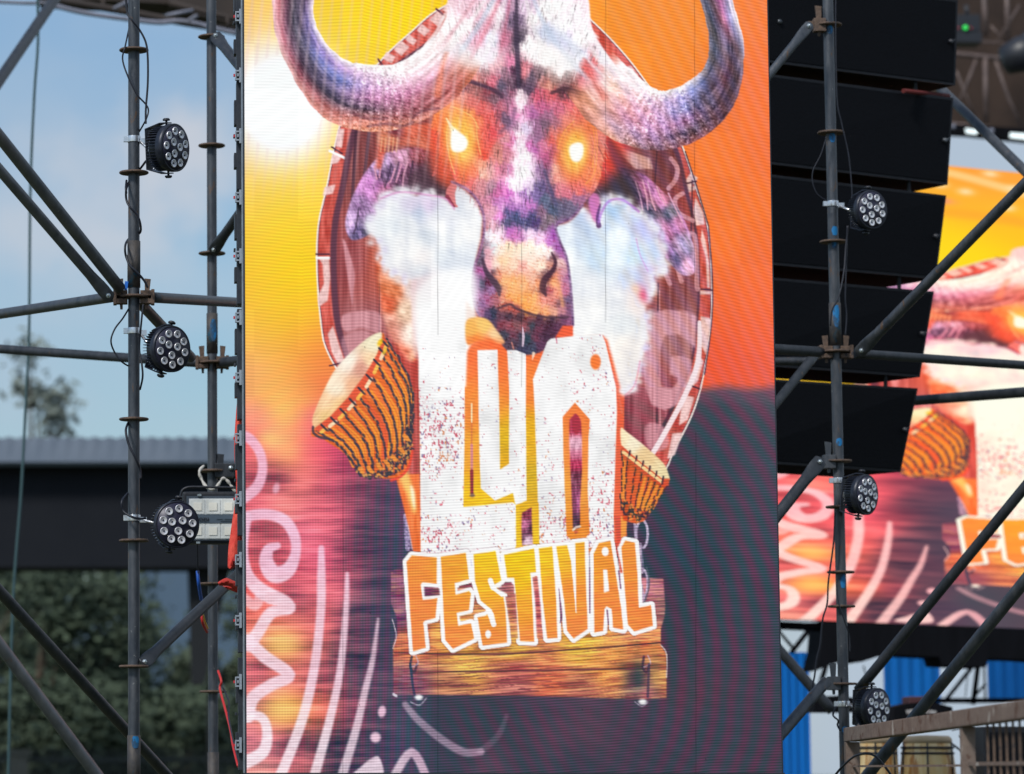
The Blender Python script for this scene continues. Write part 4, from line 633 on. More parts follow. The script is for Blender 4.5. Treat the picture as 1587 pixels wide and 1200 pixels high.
class MB:
    def __init__(s): s.v = []; s.f = []; s.sm = []
    def add(s, vs, fs, smooth=False):
        b = len(s.v); s.v += [tuple(v) for v in vs]; s.f += [tuple(i + b for i in f) for f in fs]; s.sm += [smooth] * len(fs); return s
    def box(s, c, size, rot=None, M=None):
        vs = [Vector((x * size[0] / 2, y * size[1] / 2, z * size[2] / 2)) for x in (-1, 1) for y in (-1, 1) for z in (-1, 1)]
        if rot is not None: m = Euler(rot).to_matrix(); vs = [m @ v for v in vs]
        vs = [v + Vector(c) for v in vs]
        if M: vs = [M @ v for v in vs]
        return s.add(vs, [(0, 1, 3, 2), (4, 6, 7, 5), (0, 4, 5, 1), (2, 3, 7, 6), (0, 2, 6, 4), (1, 5, 7, 3)])
    def tube(s, pts, r, n=14, cap=True, smooth=True):
        pts = [Vector(p) for p in pts]; rr = r if isinstance(r, (list, tuple)) else [r] * len(pts); rings = []; u = None
        for i, p in enumerate(pts):
            t = (pts[min(i + 1, len(pts) - 1)] - pts[max(i - 1, 0)]).normalized()
            if u is None:
                a = Vector((0, 0, 1)) if abs(t.z) < .9 else Vector((0, 1, 0)); u = t.cross(a).normalized()
            u = (u - t * u.dot(t)).normalized(); v = t.cross(u)
            rings.append([p + (u * math.cos(2 * math.pi * k / n) + v * math.sin(2 * math.pi * k / n)) * rr[i] for k in range(n)])
        vs = [q for g in rings for q in g]; fs = []
        for i in range(len(pts) - 1):
            for k in range(n): fs.append((i * n + k, i * n + (k + 1) % n, (i + 1) * n + (k + 1) % n, (i + 1) * n + k))
        s.add(vs, fs, smooth)
        if cap:
            s.add(rings[0], [tuple(range(n))[::-1]]); s.add(rings[-1], [tuple(range(n))])
        return s
    def lathe(s, prof, n=24, M=None, smooth=True):
        """profile of (radius, height) about local z"""
        vs = []; fs = []
        for r_, h in prof:
            for k in range(n):
                a = 2 * math.pi * k / n; v = Vector((r_ * math.cos(a), r_ * math.sin(a), h)); vs.append(M @ v if M else v)
        m = len(prof)
        for i in range(m - 1):
            for k in range(n): fs.append((i * n + k, i * n + (k + 1) % n, (i + 1) * n + (k + 1) % n, (i + 1) * n + k))
        s.add(vs, fs, smooth)
        return s
    def prism(s, poly, d, M=None):
        """polygon in local xz, extruded along local y by d"""
        n = len(poly); vs = [Vector((x, 0, z)) for x, z in poly] + [Vector((x, d, z)) for x, z in poly]
        if M: vs = [M @ v for v in vs]
        return s.add(vs, [tuple(range(n)), tuple(range(2 * n - 1, n - 1, -1))] + [(i, i + n, (i + 1) % n + n, (i + 1) % n) for i in range(n)])
    def hull(s, a, b):
        """two matching loops joined to a closed solid"""
        n = len(a); return s.add(list(a) + list(b), [tuple(range(n))[::-1], tuple(range(n, 2 * n))] + [(i, (i + 1) % n, (i + 1) % n + n, i + n) for i in range(n)])
    def build(s, name, mat, parent=None, bevel=0):
        me = bpy.data.meshes.new(name); me.from_pydata(s.v, [], s.f)
        me.polygons.foreach_set('use_smooth', s.sm); me.update()
        bm = bmesh.new(); bm.from_mesh(me); bmesh.ops.remove_doubles(bm, verts=bm.verts, dist=1e-6); bmesh.ops.recalc_face_normals(bm, faces=bm.faces)
        if bevel: bmesh.ops.bevel(bm, geom=bm.edges[:], offset=bevel, segments=2, profile=.7, affect='EDGES')
        bm.to_mesh(me); bm.free()
        o = bpy.data.objects.new(name, me); COL.objects.link(o); me.materials.append(mat)
        if parent: o.parent = parent
        return o
def local(root, o):
    """keep a part built in world coordinates where it is once it hangs under its thing"""
    m = Matrix.LocRotScale(root.location, root.rotation_euler.to_quaternion(), None).inverted(); o.data.transform(m); o.parent = root; return o
def csm(pts, n=8):
    Q = [Vector(p) for p in pts]; out = []
    for i in range(len(Q) - 1):
        p0, p1, p2, p3 = Q[max(i - 1, 0)], Q[i], Q[i + 1], Q[min(i + 2, len(Q) - 1)]
        for k in range(n):
            t = k / n; out.append(.5 * (2 * p1 + (p2 - p0) * t + (2 * p0 - 5 * p1 + 4 * p2 - p3) * t * t + (3 * p1 - p0 - 3 * p2 + p3) * t ** 3))
    return out + [Q[-1]]
# ---- materials
def mat(name, base, rough=.5, metal=0, spec=.5, var=None, scale=30, stretch=(1, 1, 1), spots=None, bump=0, emit=None, band=None, coord='Object'):
    """base colour varied by noise; spots=(colour, scale, threshold) adds wear with its own shape"""
    m = bpy.data.materials.new(name); m.use_nodes = True; n, l = m.node_tree.nodes, m.node_tree.links; b = n['Principled BSDF']
    b.inputs['Base Color'].default_value = (*base, 1); b.inputs['Roughness'].default_value = rough; b.inputs['Metallic'].default_value = metal; b.inputs['Specular IOR Level'].default_value = spec
    if emit: b.inputs['Emission Color'].default_value = (*emit[0], 1); b.inputs['Emission Strength'].default_value = emit[1]
    if var is None and not spots: return m
    t = n.new('ShaderNodeTexCoord'); mpn = n.new('ShaderNodeMapping'); mpn.inputs['Scale'].default_value = stretch; l.new(t.outputs[coord], mpn.inputs[0])
    c0 = None
    z = n.new('ShaderNodeTexNoise'); z.inputs['Scale'].default_value = scale; z.inputs['Detail'].default_value = 6; z.inputs['Roughness'].default_value = .65; l.new(mpn.outputs[0], z.inputs['Vector'])
    r_ = n.new('ShaderNodeMapRange'); r_.inputs['From Min'].default_value = .35; r_.inputs['From Max'].default_value = .65; l.new(z.outputs['Fac'], r_.inputs['Value'])
    mi = n.new('ShaderNodeMix'); mi.data_type = 'RGBA'; mi.inputs[6].default_value = (*base, 1); mi.inputs[7].default_value = (*(var or base), 1); l.new(r_.outputs[0], mi.inputs[0]); c0 = mi.outputs[2]
    for k, (sc, ss, th) in enumerate(spots or []):
        z2 = n.new('ShaderNodeTexNoise'); z2.inputs['Scale'].default_value = ss; z2.inputs['Detail'].default_value = 4; z2.inputs['Roughness'].default_value = .6
        if k % 2: l.new(t.outputs[coord], z2.inputs['Vector'])
        else: l.new(mpn.outputs[0], z2.inputs['Vector'])
        r2 = n.new('ShaderNodeMapRange'); r2.inputs['From Min'].default_value = th; r2.inputs['From Max'].default_value = th + .04; l.new(z2.outputs['Fac'], r2.inputs['Value'])
        m2 = n.new('ShaderNodeMix'); m2.data_type = 'RGBA'; m2.inputs[7].default_value = (*sc, 1); l.new(c0, m2.inputs[6]); l.new(r2.outputs[0], m2.inputs[0]); c0 = m2.outputs[2]
    l.new(c0, b.inputs['Base Color'])
    rr = n.new('ShaderNodeMapRange'); rr.inputs['To Min'].default_value = max(.05, rough - .12); rr.inputs['To Max'].default_value = min(1, rough + .15); l.new(z.outputs['Fac'], rr.inputs['Value']); l.new(rr.outputs[0], b.inputs['Roughness'])
    if bump:
        bp = n.new('ShaderNodeBump'); bp.inputs['Strength'].default_value = bump; bp.inputs['Distance'].default_value = .01; l.new(z.outputs['Fac'], bp.inputs['Height']); l.new(bp.outputs[0], b.inputs['Normal'])
    return m
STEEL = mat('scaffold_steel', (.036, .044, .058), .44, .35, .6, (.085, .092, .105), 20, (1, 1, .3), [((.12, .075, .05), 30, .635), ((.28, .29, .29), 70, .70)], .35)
STEELL = mat('scaffold_steel_lit', (.085, .095, .112), .42, .4, .6, (.14, .15, .165), 22, (1, 1, .35), [((.13, .09, .07), 30, .67), ((.34, .35, .35), 70, .71)], .3)  # lighter copy of the steel, top light on some braces put into its colour
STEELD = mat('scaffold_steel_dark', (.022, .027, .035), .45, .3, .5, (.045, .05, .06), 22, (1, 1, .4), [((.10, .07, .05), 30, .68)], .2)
RUST = mat('rusty_steel', (.085, .06, .05), .7, .2, .4, (.16, .105, .075), 60, (1, 1, 1), [((.045, .04, .045), 40, .6)], .4)
SLEEVE = mat('worn_sleeve', (.045, .045, .05), .6, .3, .4, (.085, .075, .068), 40, (1, 1, .6), [((.02, .08, .13), 12, .64), ((.2, .19, .18), 80, .70)], .4)
BLUEP = mat('blue_paint_mark', (.012, .10, .24), .55, 0, .4, (.03, .06, .10), 70, (1, 1, .5), [((.01, .17, .42), 25, .5)], .2)
BLACK = mat('black_plastic', (.010, .012, .018), .45, 0, .5, (.018, .02, .028), 40)
PAR = mat('par_housing', (.013, .016, .028), .38, .2, .5, (.022, .026, .042), 50)
ALU = mat('bright_aluminium', (.75, .77, .8), .28, .85, .5, (.6, .62, .66), 60)
ZINC = mat('zinc_bolt', (.55, .6, .62), .35, .8, .5, (.4, .45, .47), 80)
CABLE = mat('black_cable', (.008, .010, .018), .5, 0, .4, (.015, .018, .03), 50)
SPK = mat('speaker_paint', (.0028, .0034, .0055), .75, 0, .12, (.004, .005, .008), 90, (1, 1, 1), [((.05, .05, .055), 22, .735)], .3)
SPKB = mat('speaker_body', (.004, .005, .008), .85, 0, .06, (.007, .008, .012), 40, (1, 1, 1), [((.12, .10, .09), 20, .70)], .2)
SPKE = mat('speaker_edge', (.005, .006, .010), .55, 0, .3, (.012, .014, .02), 40, (1, 1, 1), [((.14, .10, .08), 18, .70)], .2)
BARR = mat('barrier_rust', (.145, .105, .088), .75, .1, .35, (.20, .155, .13), 22, (1, 1, 1), [((.10, .055, .04), 14, .58), ((.36, .33, .30), 9, .63)], .4)
REDC = mat('red_cloth', (.62, .035, .03), .75, 0, .3, (.75, .10, .07), 14, (1, 1, 1), None, .6)
WHITEC = mat('white_rope', (.6, .58, .54), .85, 0, .2, (.45, .43, .4), 60, (1, 1, 1), None, .6)
BLUE = mat('blue_sheet', (.003, .15, .52), .5, 0, .25, (.003, .12, .44), 3, (1, 1, .3), None, .1)
DRAPE = mat('black_drape', (.0025, .003, .0045), .9, 0, .1, (.005, .0055, .008), 5, (3, 3, .4), None, .4)

BOLTD = mat('dull_bolt', (.10, .11, .13), .35, .6, .5, (.06, .07, .08), 80)
# ---------------------------------------------------------------- setting
g = MB(); g.add([(-400, -40, 0), (400, -40, 0), (400, 900, 0), (-400, 900, 0)], [(0, 1, 2, 3)])
tag(g.build('ground', mat('earth', (.10, .085, .06), .95, 0, .2, (.07, .085, .035), 3, (1, 1, 1), [((.04, .06, .02), 1.2, .52)], .5)), kind='structure')

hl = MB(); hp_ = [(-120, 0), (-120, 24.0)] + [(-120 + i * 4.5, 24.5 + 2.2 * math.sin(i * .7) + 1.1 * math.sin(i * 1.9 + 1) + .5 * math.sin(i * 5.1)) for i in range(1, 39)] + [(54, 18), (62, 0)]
hl.hull([Vector((x, 400, z)) for x, z in hp_], [Vector((x, 520, z * .8)) for x, z in hp_]); tag(hl.build('hills', mat('hazy_wooded_hills', (.10, .15, .22), .95, 0, .05, (.085, .13, .18), .05)), kind='structure')  # blue-grey of the hills has the haze of distance painted in
# stage floor behind the right pole
d = MB(); d.box((8.2, 27.5, .93), (12.5, 15, .14)); 
for x in (2.2, 5, 8, 11, 14):
    for y in (20.3, 27, 34.5): d.box((x, y, .43), (.1, .1, .86))
tag(d.build('stage_deck', mat('deck', (.03, .03, .033), .8, 0, .3, (.05, .048, .045), 6)), 'dark stage platform floor carrying the drums behind the rusty barrier', 'stage')

# open shed far left
sh = empty('shed', (0, 46, 0)); tag(sh, 'long open shed with pale corrugated roof edge and black fascia behind the left scaffold', 'shed')
def far(mb_fn, name, m, parent): 
    mb = MB(); mb_fn(mb); o = mb.build(name, m); return local(parent, o)
a, b = P(-330, 719, 46), P(1000, 722, 46)
rf = MB(); nseg = 120
top = []; 
for i in range(nseg + 1):
    t = i / nseg; p = a.lerp(b, t); h = .03 if i % 2 else 0
    top.append((p, h))
vs = []; fs = []
zt = P(0, 679, 46).z
for p, h in top: vs += [(p.x, 45.7, a.z), (p.x, 46.1, zt + h), (p.x, 49.5, zt + h + .15), (p.x, 45.75, a.z - .05), (p.x, 49.5, zt - .1)]
for i in range(nseg):
    q = i * 5
    for u, v in ((0, 1), (1, 2), (2, 4), (4, 3), (3, 0)): fs.append((q + u, q + v, q + 5 + v, q + 5 + u))
rf.add(vs, fs); local(sh, rf.build('roof', mat('roof_sheet', (.085, .11, .145), .7, .05, .3, (.115, .14, .175), .8, (1, 1, 1))))
fa = MB(); fa.box(((a.x + b.x) / 2, 46.6, (P(0, 719, 46).z + P(0, 879, 46).z) / 2), (b.x - a.x, 1.1, P(0, 719, 46).z - P(0, 879, 46).z)); local(sh, fa.build('fascia', mat('fascia_black', (.007, .009, .014), .8, 0, .2, (.011, .013, .018), 2)))
def pillar(x, w_, lean=0):
    m_ = MB(); z1 = P(0, 877, 46).z; p = P(x, 877, 46); q = P(x + lean, 1060, 46); ww = w_ / F_PX * 46
    m_.hull([(p.x, 46.4, z1), (p.x + ww, 46.4, z1), (p.x + ww, 46.8, z1), (p.x, 46.8, z1)], [(q.x, 46.4, q.z), (q.x + ww * .3, 46.4, q.z), (q.x + ww * .3, 46.8, q.z), (q.x, 46.8, q.z)]); m_.box((p.x + ww * .5, 46.6, q.z / 2), (.05, .1, q.z + .2)); local(sh, m_.build('pillar', mat('pillar_dark', (.004, .006, .009), .8)))
pillar(292, 66, 6); pillar(-120, 40, 0); pillar(640, 50, 0)

# trees
def leafmat(name, c1, c2): return mat(name, c1, .75, 0, .2, c2, .9, (1, 1, 1), None)
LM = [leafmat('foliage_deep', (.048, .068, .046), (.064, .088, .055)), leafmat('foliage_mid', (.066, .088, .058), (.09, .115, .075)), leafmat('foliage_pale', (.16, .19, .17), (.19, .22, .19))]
BARK = mat('bark', (.09, .07, .05), .9, 0, .2, (.05, .04, .03), 8)
def tree(x, y, h, rad, base, label, lm, seed, n=3200, leaf=.16, gap=.35):
    r_ = random.Random(seed); root = empty('tree', (x, y, 0)); tag(root, label, 'tree', 'trees beyond the shed')
    t = MB(); t.tube([(0, 0, 0), (r_.uniform(-.1, .1), 0, h * .45), (r_.uniform(-.2, .2), 0, h * .8)], [h * .022, h * .015, h * .006], 9)
    cl = []
    for k in range(16):
        a = r_.uniform(0, 6.28); q = r_.random() ** .6 * rad; z = base + (h - base) * r_.random(); q *= (1.15 - .6 * abs((z - base) / (h - base) - .45)); c_ = Vector((q * math.cos(a), q * math.sin(a), z)); cl.append((c_, rad * r_.uniform(.22, .42)))
        t.tube([(0, 0, max(.3, z * .6)), c_ * .5 + Vector((0, 0, z * .25)), c_], [h * .008, h * .005, .01], 6)
    t.build('trunk', BARK, root)
    f = MB()
    for i in range(n):
        c_, cr = r_.choice(cl); d_ = Vector((r_.gauss(0, 1), r_.gauss(0, 1), r_.gauss(0, .8))) * cr * .55; p = c_ + d_
        if p.z < .3: continue
        u = Vector((r_.gauss(0, 1), r_.gauss(0, 1), r_.gauss(0, .7))).normalized(); v = u.orthogonal().normalized(); s_ = leaf * r_.uniform(.5, 1.3)
        f.add([p - u * s_, p + v * s_ * .5, p + u * s_, p - v * s_ * .5], [(0, 1, 2, 3)])
    f.build('crown', lm, root)
def tx(px, Y): return (px - PPX) / F_PX * Y
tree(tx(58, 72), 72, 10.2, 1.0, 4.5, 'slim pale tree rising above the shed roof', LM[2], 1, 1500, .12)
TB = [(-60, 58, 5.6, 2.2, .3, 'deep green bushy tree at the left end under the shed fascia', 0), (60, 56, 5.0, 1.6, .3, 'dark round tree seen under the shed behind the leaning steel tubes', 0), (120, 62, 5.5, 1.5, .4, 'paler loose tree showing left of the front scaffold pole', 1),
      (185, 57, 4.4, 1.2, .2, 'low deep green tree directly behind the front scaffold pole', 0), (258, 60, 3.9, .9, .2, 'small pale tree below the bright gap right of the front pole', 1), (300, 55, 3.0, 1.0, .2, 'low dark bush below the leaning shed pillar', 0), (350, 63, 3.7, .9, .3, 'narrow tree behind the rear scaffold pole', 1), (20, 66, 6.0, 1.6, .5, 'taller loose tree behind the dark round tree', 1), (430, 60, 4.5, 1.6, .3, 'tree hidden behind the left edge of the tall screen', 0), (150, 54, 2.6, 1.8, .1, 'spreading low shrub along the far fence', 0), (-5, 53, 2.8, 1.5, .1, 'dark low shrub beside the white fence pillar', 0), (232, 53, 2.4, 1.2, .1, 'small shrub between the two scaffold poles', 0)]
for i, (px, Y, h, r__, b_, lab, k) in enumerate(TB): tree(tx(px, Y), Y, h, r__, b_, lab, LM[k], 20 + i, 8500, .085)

# far fence and its pillar
fn = empty('fence', (0, 50, 0)); tag(fn, 'grey palisade fence with thin upright bars low in front of the dark trees', 'fence')
bm_ = MB()
for i in range(66): bm_.box((tx(-60, 50) + i * .085 - 0, 0, 1.0), (.022, .02, 2.0))
bm_.build('bars', mat('fence_grey', (.06, .07, .075), .7), fn); bm_ = MB()
for z in (.3, 1.85): bm_.box((tx(-60, 50) + 2.8, .025, z), (5.6, .02, .05))
bm_.build('rail', mat('fence_rail', (.06, .07, .075), .7), fn)
pl = MB(); pl.box((tx(30, 49.5), 49.5, .95), (.26, .26, 1.9)); pl.box((tx(30, 49.5), 49.5, 1.94), (.32, .32, .08)); tag(pl.build('fence_pillar', mat('pillar_pale', (.16, .155, .14), .8, 0, .3, (.11, .11, .10), 6)), 'pale square masonry pillar in front of the grey far fence', 'pillar')

# canopy above the left scaffold, far behind
CANO = mat('canopy_brown', (.035, .028, .026), .8, 0, .3, (.055, .042, .036), 3); HEM = mat('canopy_hem', (.22, .23, .30), .6, 0, .4, (.15, .16, .2), 6)
cn = empty('canopy', (0, 26, 0)); tag(cn, 'dark brown canopy edge with grey hem and steel frame above the left scaffold', 'canopy')
def slab(pts, Y, dY, name, m, parent):
    mb = MB(); mb.hull([P(x, y, Y) for x, y in pts], [P(x, y, Y) + Vector((0, dY, 0)) for x, y in pts]); o = mb.build(name, m); return local(parent, o) if parent else o
slab([(262, -60), (262, 8), (300, 22), (335, 30), (390, 44), (390, -60)], 26, .4, 'roof_panel', CANO, cn)
slab([(60, -70), (60, -4), (130, -1), (262, 6), (262, -70)], 26.2, .4, 'roof_panel', CANO, cn)
def bar(pts, Y, rpx, name, m, parent, n=10, curve=False):
    q = [P(x, y, Y if not isinstance(Y, (list, tuple)) else Y[i]) for i, (x, y) in enumerate(pts)]
    mb = MB(); mb.tube(csm(q) if curve else q, rpx / F_PX * (Y if not isinstance(Y, (list, tuple)) else Y[0]), n); o = mb.build(name, m); return local(parent, o) if parent else o
bar([(60, -6), (140, 9), (200, 19), (290, 36), (390, 52)], 25.8, 6, 'beam', CANO, cn); bar([(262, 4), (330, 22), (395, 38)], 25.7, 5, 'beam', CANO, cn)
bar([(120, -6), (128, 10)], 25.9, 3, 'strut', CANO, cn); bar([(158, -4), (163, 14)], 25.9, 3.5, 'strut', CANO, cn); bar([(176, 14), (200, 2)], 25.7, 3, 'strut', HEM, cn); bar([(258, 24), (300, 16)], 25.5, 3, 'strut', HEM, cn); bar([(292, 32), (306, 24)], 25.5, 3, 'strut', HEM, cn); bar([(352, 26), (354, 44)], 25.5, 2.5, 'strut', CANO, cn)
bar([(-20, 2), (45, 5), (88, 4)], 25.9, 3, 'hem', HEM, cn, 8, True); bar([(88, 10), (130, 20), (200, 30), (245, 35), (275, 33), (300, 36), (340, 46), (395, 58)], 25.6, 4, 'hem', HEM, cn, 8, True)

# brown canopy with its frame upper right
CN2 = mat('canopy_underside', (.055, .036, .028), .85, 0, .2, (.028, .020, .018), 1.5, (1, 1, 1), None, .3); FR = mat('canopy_frame', (.16, .115, .105), .6, .1, .4, (.07, .052, .05), 8)
cr = empty('canopy', (9, 33, 0)); tag(cr, 'brown tent roof with pale steel frame over the stage, upper right', 'canopy')
slab([(1380, -90), (1380, 188), (1480, 200), (1600, 214), (1760, 232), (1760, -90)], 34, .3, 'roof_panel', CN2, cr)
for pts, w_ in (([(1400, 78), (1480, 84), (1552, 91), (1600, 97)], 4), ([(1527, 90), (1528, 190)], 4), ([(1513, 92), (1484, 168)], 2.5), ([(1542, 92), (1562, 150), (1583, 196)], 2.6), ([(1524, -20), (1528, 55)], 4.5), ([(1560, -20), (1562, 62)], 4), ([(1482, 110), (1512, 185)], 2), ([(1470, 192), (1530, 198), (1620, 212)], 3.5), ([(1480, 62), (1587, 70)], 2), ([(1545, 66), (1580, 8)], 2), ([(1535, 40), (1560, 66)], 1.8)):
    bar(pts, 33.4, w_, 'frame_tube', FR, cr, 8)
slab([(1380, 186), (1380, 204), (1480, 209), (1500, 210), (1600, 221), (1760, 238), (1760, 232), (1600, 200), (1480, 192)], 33.1, .1, 'hem', DRAPE, cr)
for pts in ([(1497, 199), (1516, 202), (1514, 208), (1498, 206)], [(1566, 206), (1610, 209), (1610, 218), (1566, 213)]): slab(pts, 33.05, .03, 'sky_gap', mat('sky_gap_glow', (.8, .85, .86), .5, 0, .3, emit=((.75, .9, .92), .8)), cr)  # sky through gaps in the roof, imitated by small glowing slabs
for x, y, r_ in ((1537, 203, 4), (1478, 196, 3)): bar([(x, y - 3), (x, y + 4)], 33.0, r_, 'fitting', HEM, cr, 8)
fx = empty('stage_light', P(1497, 45, 32)); tag(fx, 'black lamp fixture with a small green indicator under the brown tent roof', 'stage light')
m_ = MB(); m_.box(P(1496, 40, 32), (.22, .25, .16)); m_.box(P(1492, 62, 32), (.30, .25, .10)); local(fx, m_.build('housing', BLACK, None, .01)); m_ = MB(); m_.tube([P(1500, 26, 32), P(1497, 8, 32)], .02); local(fx, m_.build('bracket', BLACK))
m_ = MB(); m_.lathe([(0.0, 0), (.022, .004), (.016, .02), (0, .024)], 14, Matrix.Translation(P(1496, 43, 31.86)) @ Matrix.Rotation(R(90), 4, 'X')); local(fx, m_.build('indicator', mat('green_led', (.02, .3, .05), .4, emit=((.03, .75, .10), 1.0))))
for dx in (-11, 9): m_ = MB(); m_.lathe([(0.0, 0), (.009, .004), (0, .012)], 10, Matrix.Translation(P(1496 + dx, 44, 31.86)) @ Matrix.Rotation(R(90), 4, 'X')); local(fx, m_.build('indicator', mat('red_led', (.3, .02, .02), .4, emit=((.4, .02, .02), .5))))
fy = empty('stage_light', P(1580, 85, 31.5)); tag(fy, 'black moving lamp at the right edge below the brown tent roof', 'stage light'); m_ = MB(); m_.lathe([(0, -.2), (.13, -.18), (.17, 0), (.15, .14), (0, .18)], 20, Matrix.Translation(P(1586, 84, 31.5)) @ Matrix.Rotation(R(70), 4, 'Y')); local(fy, m_.build('head', BLACK))
m_ = MB(); m_.tube([P(1590, 50, 31.5), P(1590, 70, 31.5)], .03); local(fy, m_.build('bracket', BLACK))

# ---------------------------------------------------------------- LED walls
def s2l(c_): return np.where(c_ <= .04045, c_ / 12.92, ((c_ + .055) / 1.055) ** 2.4)
def sample(img, x, y):
    fx_ = np.clip(x - OX - .5, 0, CW - 1.001); fy_ = np.clip(y - OY - .5, 0, CH - 1.001); ix = fx_.astype(int); iy = fy_.astype(int); a_ = (fx_ - ix)[..., None]; b_ = (fy_ - iy)[..., None]
    return (img[iy, ix] * (1 - a_) + img[iy, ix + 1] * a_) * (1 - b_) + (img[iy + 1, ix] * (1 - a_) + img[iy + 1, ix + 1] * a_) * b_
def ledmat(name, k):
    m = bpy.data.materials.new(name); m.use_nodes = True; n, l = m.node_tree.nodes, m.node_tree.links; b_ = n['Principled BSDF']
    b_.inputs['Base Color'].default_value = (.006, .006, .008, 1); b_.inputs['Roughness'].default_value = .6; b_.inputs['Specular IOR Level'].default_value = .15
    a_ = n.new('ShaderNodeAttribute'); a_.attribute_name = 'diodes'; l.new(a_.outputs['Color'], b_.inputs['Emission Color']); b_.inputs['Emission Strength'].default_value = k; return m
def led(tl, tr, bl, br, nx, ny, fn, name, m):
    u = np.linspace(0, 1, nx)[None, :, None]; v = np.linspace(0, 1, ny)[:, None, None]; A, B, C, D = [np.array(q, np.float64) for q in (tl, tr, bl, br)]
    pos = (A * (1 - u) + B * u) * (1 - v) + (C * (1 - u) + D * u) * v
    px, py = proj(pos[..., 0], pos[..., 1], pos[..., 2]); colr = np.clip(fn(px, py), 0, 1)
    me = bpy.data.meshes.new(name); nv = nx * ny; me.vertices.add(nv); me.vertices.foreach_set('co', pos.reshape(-1).astype(np.float32))
    i = (np.arange(ny - 1)[:, None] * nx + np.arange(nx - 1)[None]).reshape(-1); q = np.stack([i, i + nx, i + nx + 1, i + 1], 1); nf = len(q)
    me.loops.add(nf * 4); me.loops.foreach_set('vertex_index', q.reshape(-1).astype(np.int32)); me.polygons.add(nf); me.polygons.foreach_set('loop_start', np.arange(0, nf * 4, 4, dtype=np.int32)); me.polygons.foreach_set('loop_total', np.full(nf, 4, np.int32)); me.update(calc_edges=True)
    at_ = me.color_attributes.new('diodes', 'FLOAT_COLOR', 'POINT'); at_.data.foreach_set('color', np.concatenate([s2l(colr), np.ones((ny, nx, 1))], 2).reshape(-1).astype(np.float32))
    me.materials.append(m); o = bpy.data.objects.new(name, me); COL.objects.link(o); return o
YS = 13.9
TL, TR, BL, BR = P(378.5, -60, YS), P(1188.5, -60, YS), P(382, 1198, YS), P(1211, 1198, YS)
BL.x = TL.x = (TL.x + BL.x) / 2; BR.x = TR.x = (TR.x + BR.x) / 2; zT, zB, xL, xR = TL.z, BL.z, TL.x, TR.x
wall = empty('led_wall', ((xL + xR) / 2, YS, zB)); tag(wall, 'tall glowing screen with a horned buffalo head above the word FESTIVAL, in front of the scaffold', 'led screen')
local(wall, led(Vector((xL, YS, zT)), Vector((xR, YS, zT)), Vector((xL, YS, zB)), Vector((xR, YS, zB)), 620, 940, lambda x, y: sample(MO, x, y), 'display', ledmat('diodes', 1.0)))
LEDF = mat('led_frame', (.018, .022, .032), .45, .2, .5, (.03, .035, .045), 20); EDGE = mat('led_edge', (.32, .36, .4), .35, .5, .5, (.24, .27, .3), 30)
m_ = MB(); hgt = zT - zB; zc = (zT + zB) / 2
m_.box((xL - .0035, YS + .03, zc), (.007, .07, hgt)); m_.box((xR + .002, YS + .03, zc), (.004, .07, hgt)); m_.box(((xL + xR) / 2, YS + .03, zB - .004), (xR - xL + .02, .07, .008)); local(wall, m_.build('bezel', LEDF))
m_ = MB(); m_.box((xL - .0097, YS + .03, zc), (.0054, .06, hgt)); local(wall, m_.build('edge_strip', EDGE))
nc = 7; ch = .46
k = 0; z = zB
while z < zT:      # cabinets, one above the other, their dark side ribs showing past the picture
    z2 = min(z + ch, zT); m_ = MB(); m_.box(((xL + xR) / 2, YS + .085, (z + z2) / 2), (xR - xL + .012, .05, z2 - z - .004)); m_.box((xL - .018, YS + .10, (z + z2) / 2), (.024, .08, z2 - z - .02)); m_.box((xL - .033, YS + .10, z + ch * .28), (.014, .06, .06)); m_.box((xL - .033, YS + .10, z + ch * .70), (.012, .06, .10)); m_.box((xL - .038, YS + .10, z + ch * .5), (.008, .04, .012))
    local(wall, m_.build('cabinet', LEDF, None, .002)); z = z2; k += 1
LOCK = mat('lock_metal', (.42, .46, .52), .4, .5, .5, (.3, .33, .37), 200); REDP = mat('red_tab', (.5, .02, .03), .5)
for yp in (27, 118, 212, 307, 398, 493, 586, 680, 774, 868, 962, 1057, 1155):
    c_ = P(371, yp, YS + .05); o = MB(); s_ = .0253
    o.box(c_ + Vector((.004, -.012, 0)), (.010, .02, .06)); o.box(c_ + Vector((-.008, -.012, .017)), (.018, .02, .006)); o.box(c_ + Vector((-.008, -.012, -.017)), (.018, .02, .006)); o.box(c_ + Vector((-.015, -.012, 0)), (.005, .02, .034)); o.box(c_ + Vector((-.006, -.016, 0)), (.006, .02, .012)); o = local(wall, o.build('cabinet_lock', LOCK, None, .0008))
    t_ = MB(); t_.box(c_ + Vector((-.021, -.012, 0)), (.006, .012, .010)); t_ = t_.build('tab', REDP); t_.data.transform(Matrix.Translation(-wall.location)); t_.parent = o

# rear LED wall, turned, showing the same picture stretched wide
def rear(px, py):
    sl_ = .095 + (.037 - .095) * np.clip((py - 262) / 704, -.5, 1.5)
    y0 = py - (px - 1500) * sl_; xa = 639 + (px - 1500) / 1.2; ya = 742 + (y0 - 745) / .48
    q_ = sample(ART, xa, ya); return np.clip(q_ * np.array([1.15, 1.02, .93]) + np.array([.05, .01, .01]), 0, 1)
YL, YR = 23.9, 25.6; a0, a1 = P(1150, 225, YL), P(1760, 286, YR); b0, b1 = P(1150, 957, YL), P(1760, 981, YR)
w2 = empty('led_wall', ((a0.x + a1.x) / 2, (YL + YR) / 2, b0.z)); tag(w2, 'wide glowing screen at the back of the stage, partly hidden by the black loudspeakers', 'led screen')
local(w2, led(a0, a1, b0, b1, 620, 560, rear, 'display', ledmat('diodes_rear', 1.0)))
dv = (a1 - a0).normalized(); nv_ = Vector((-dv.y, dv.x, 0)).normalized()
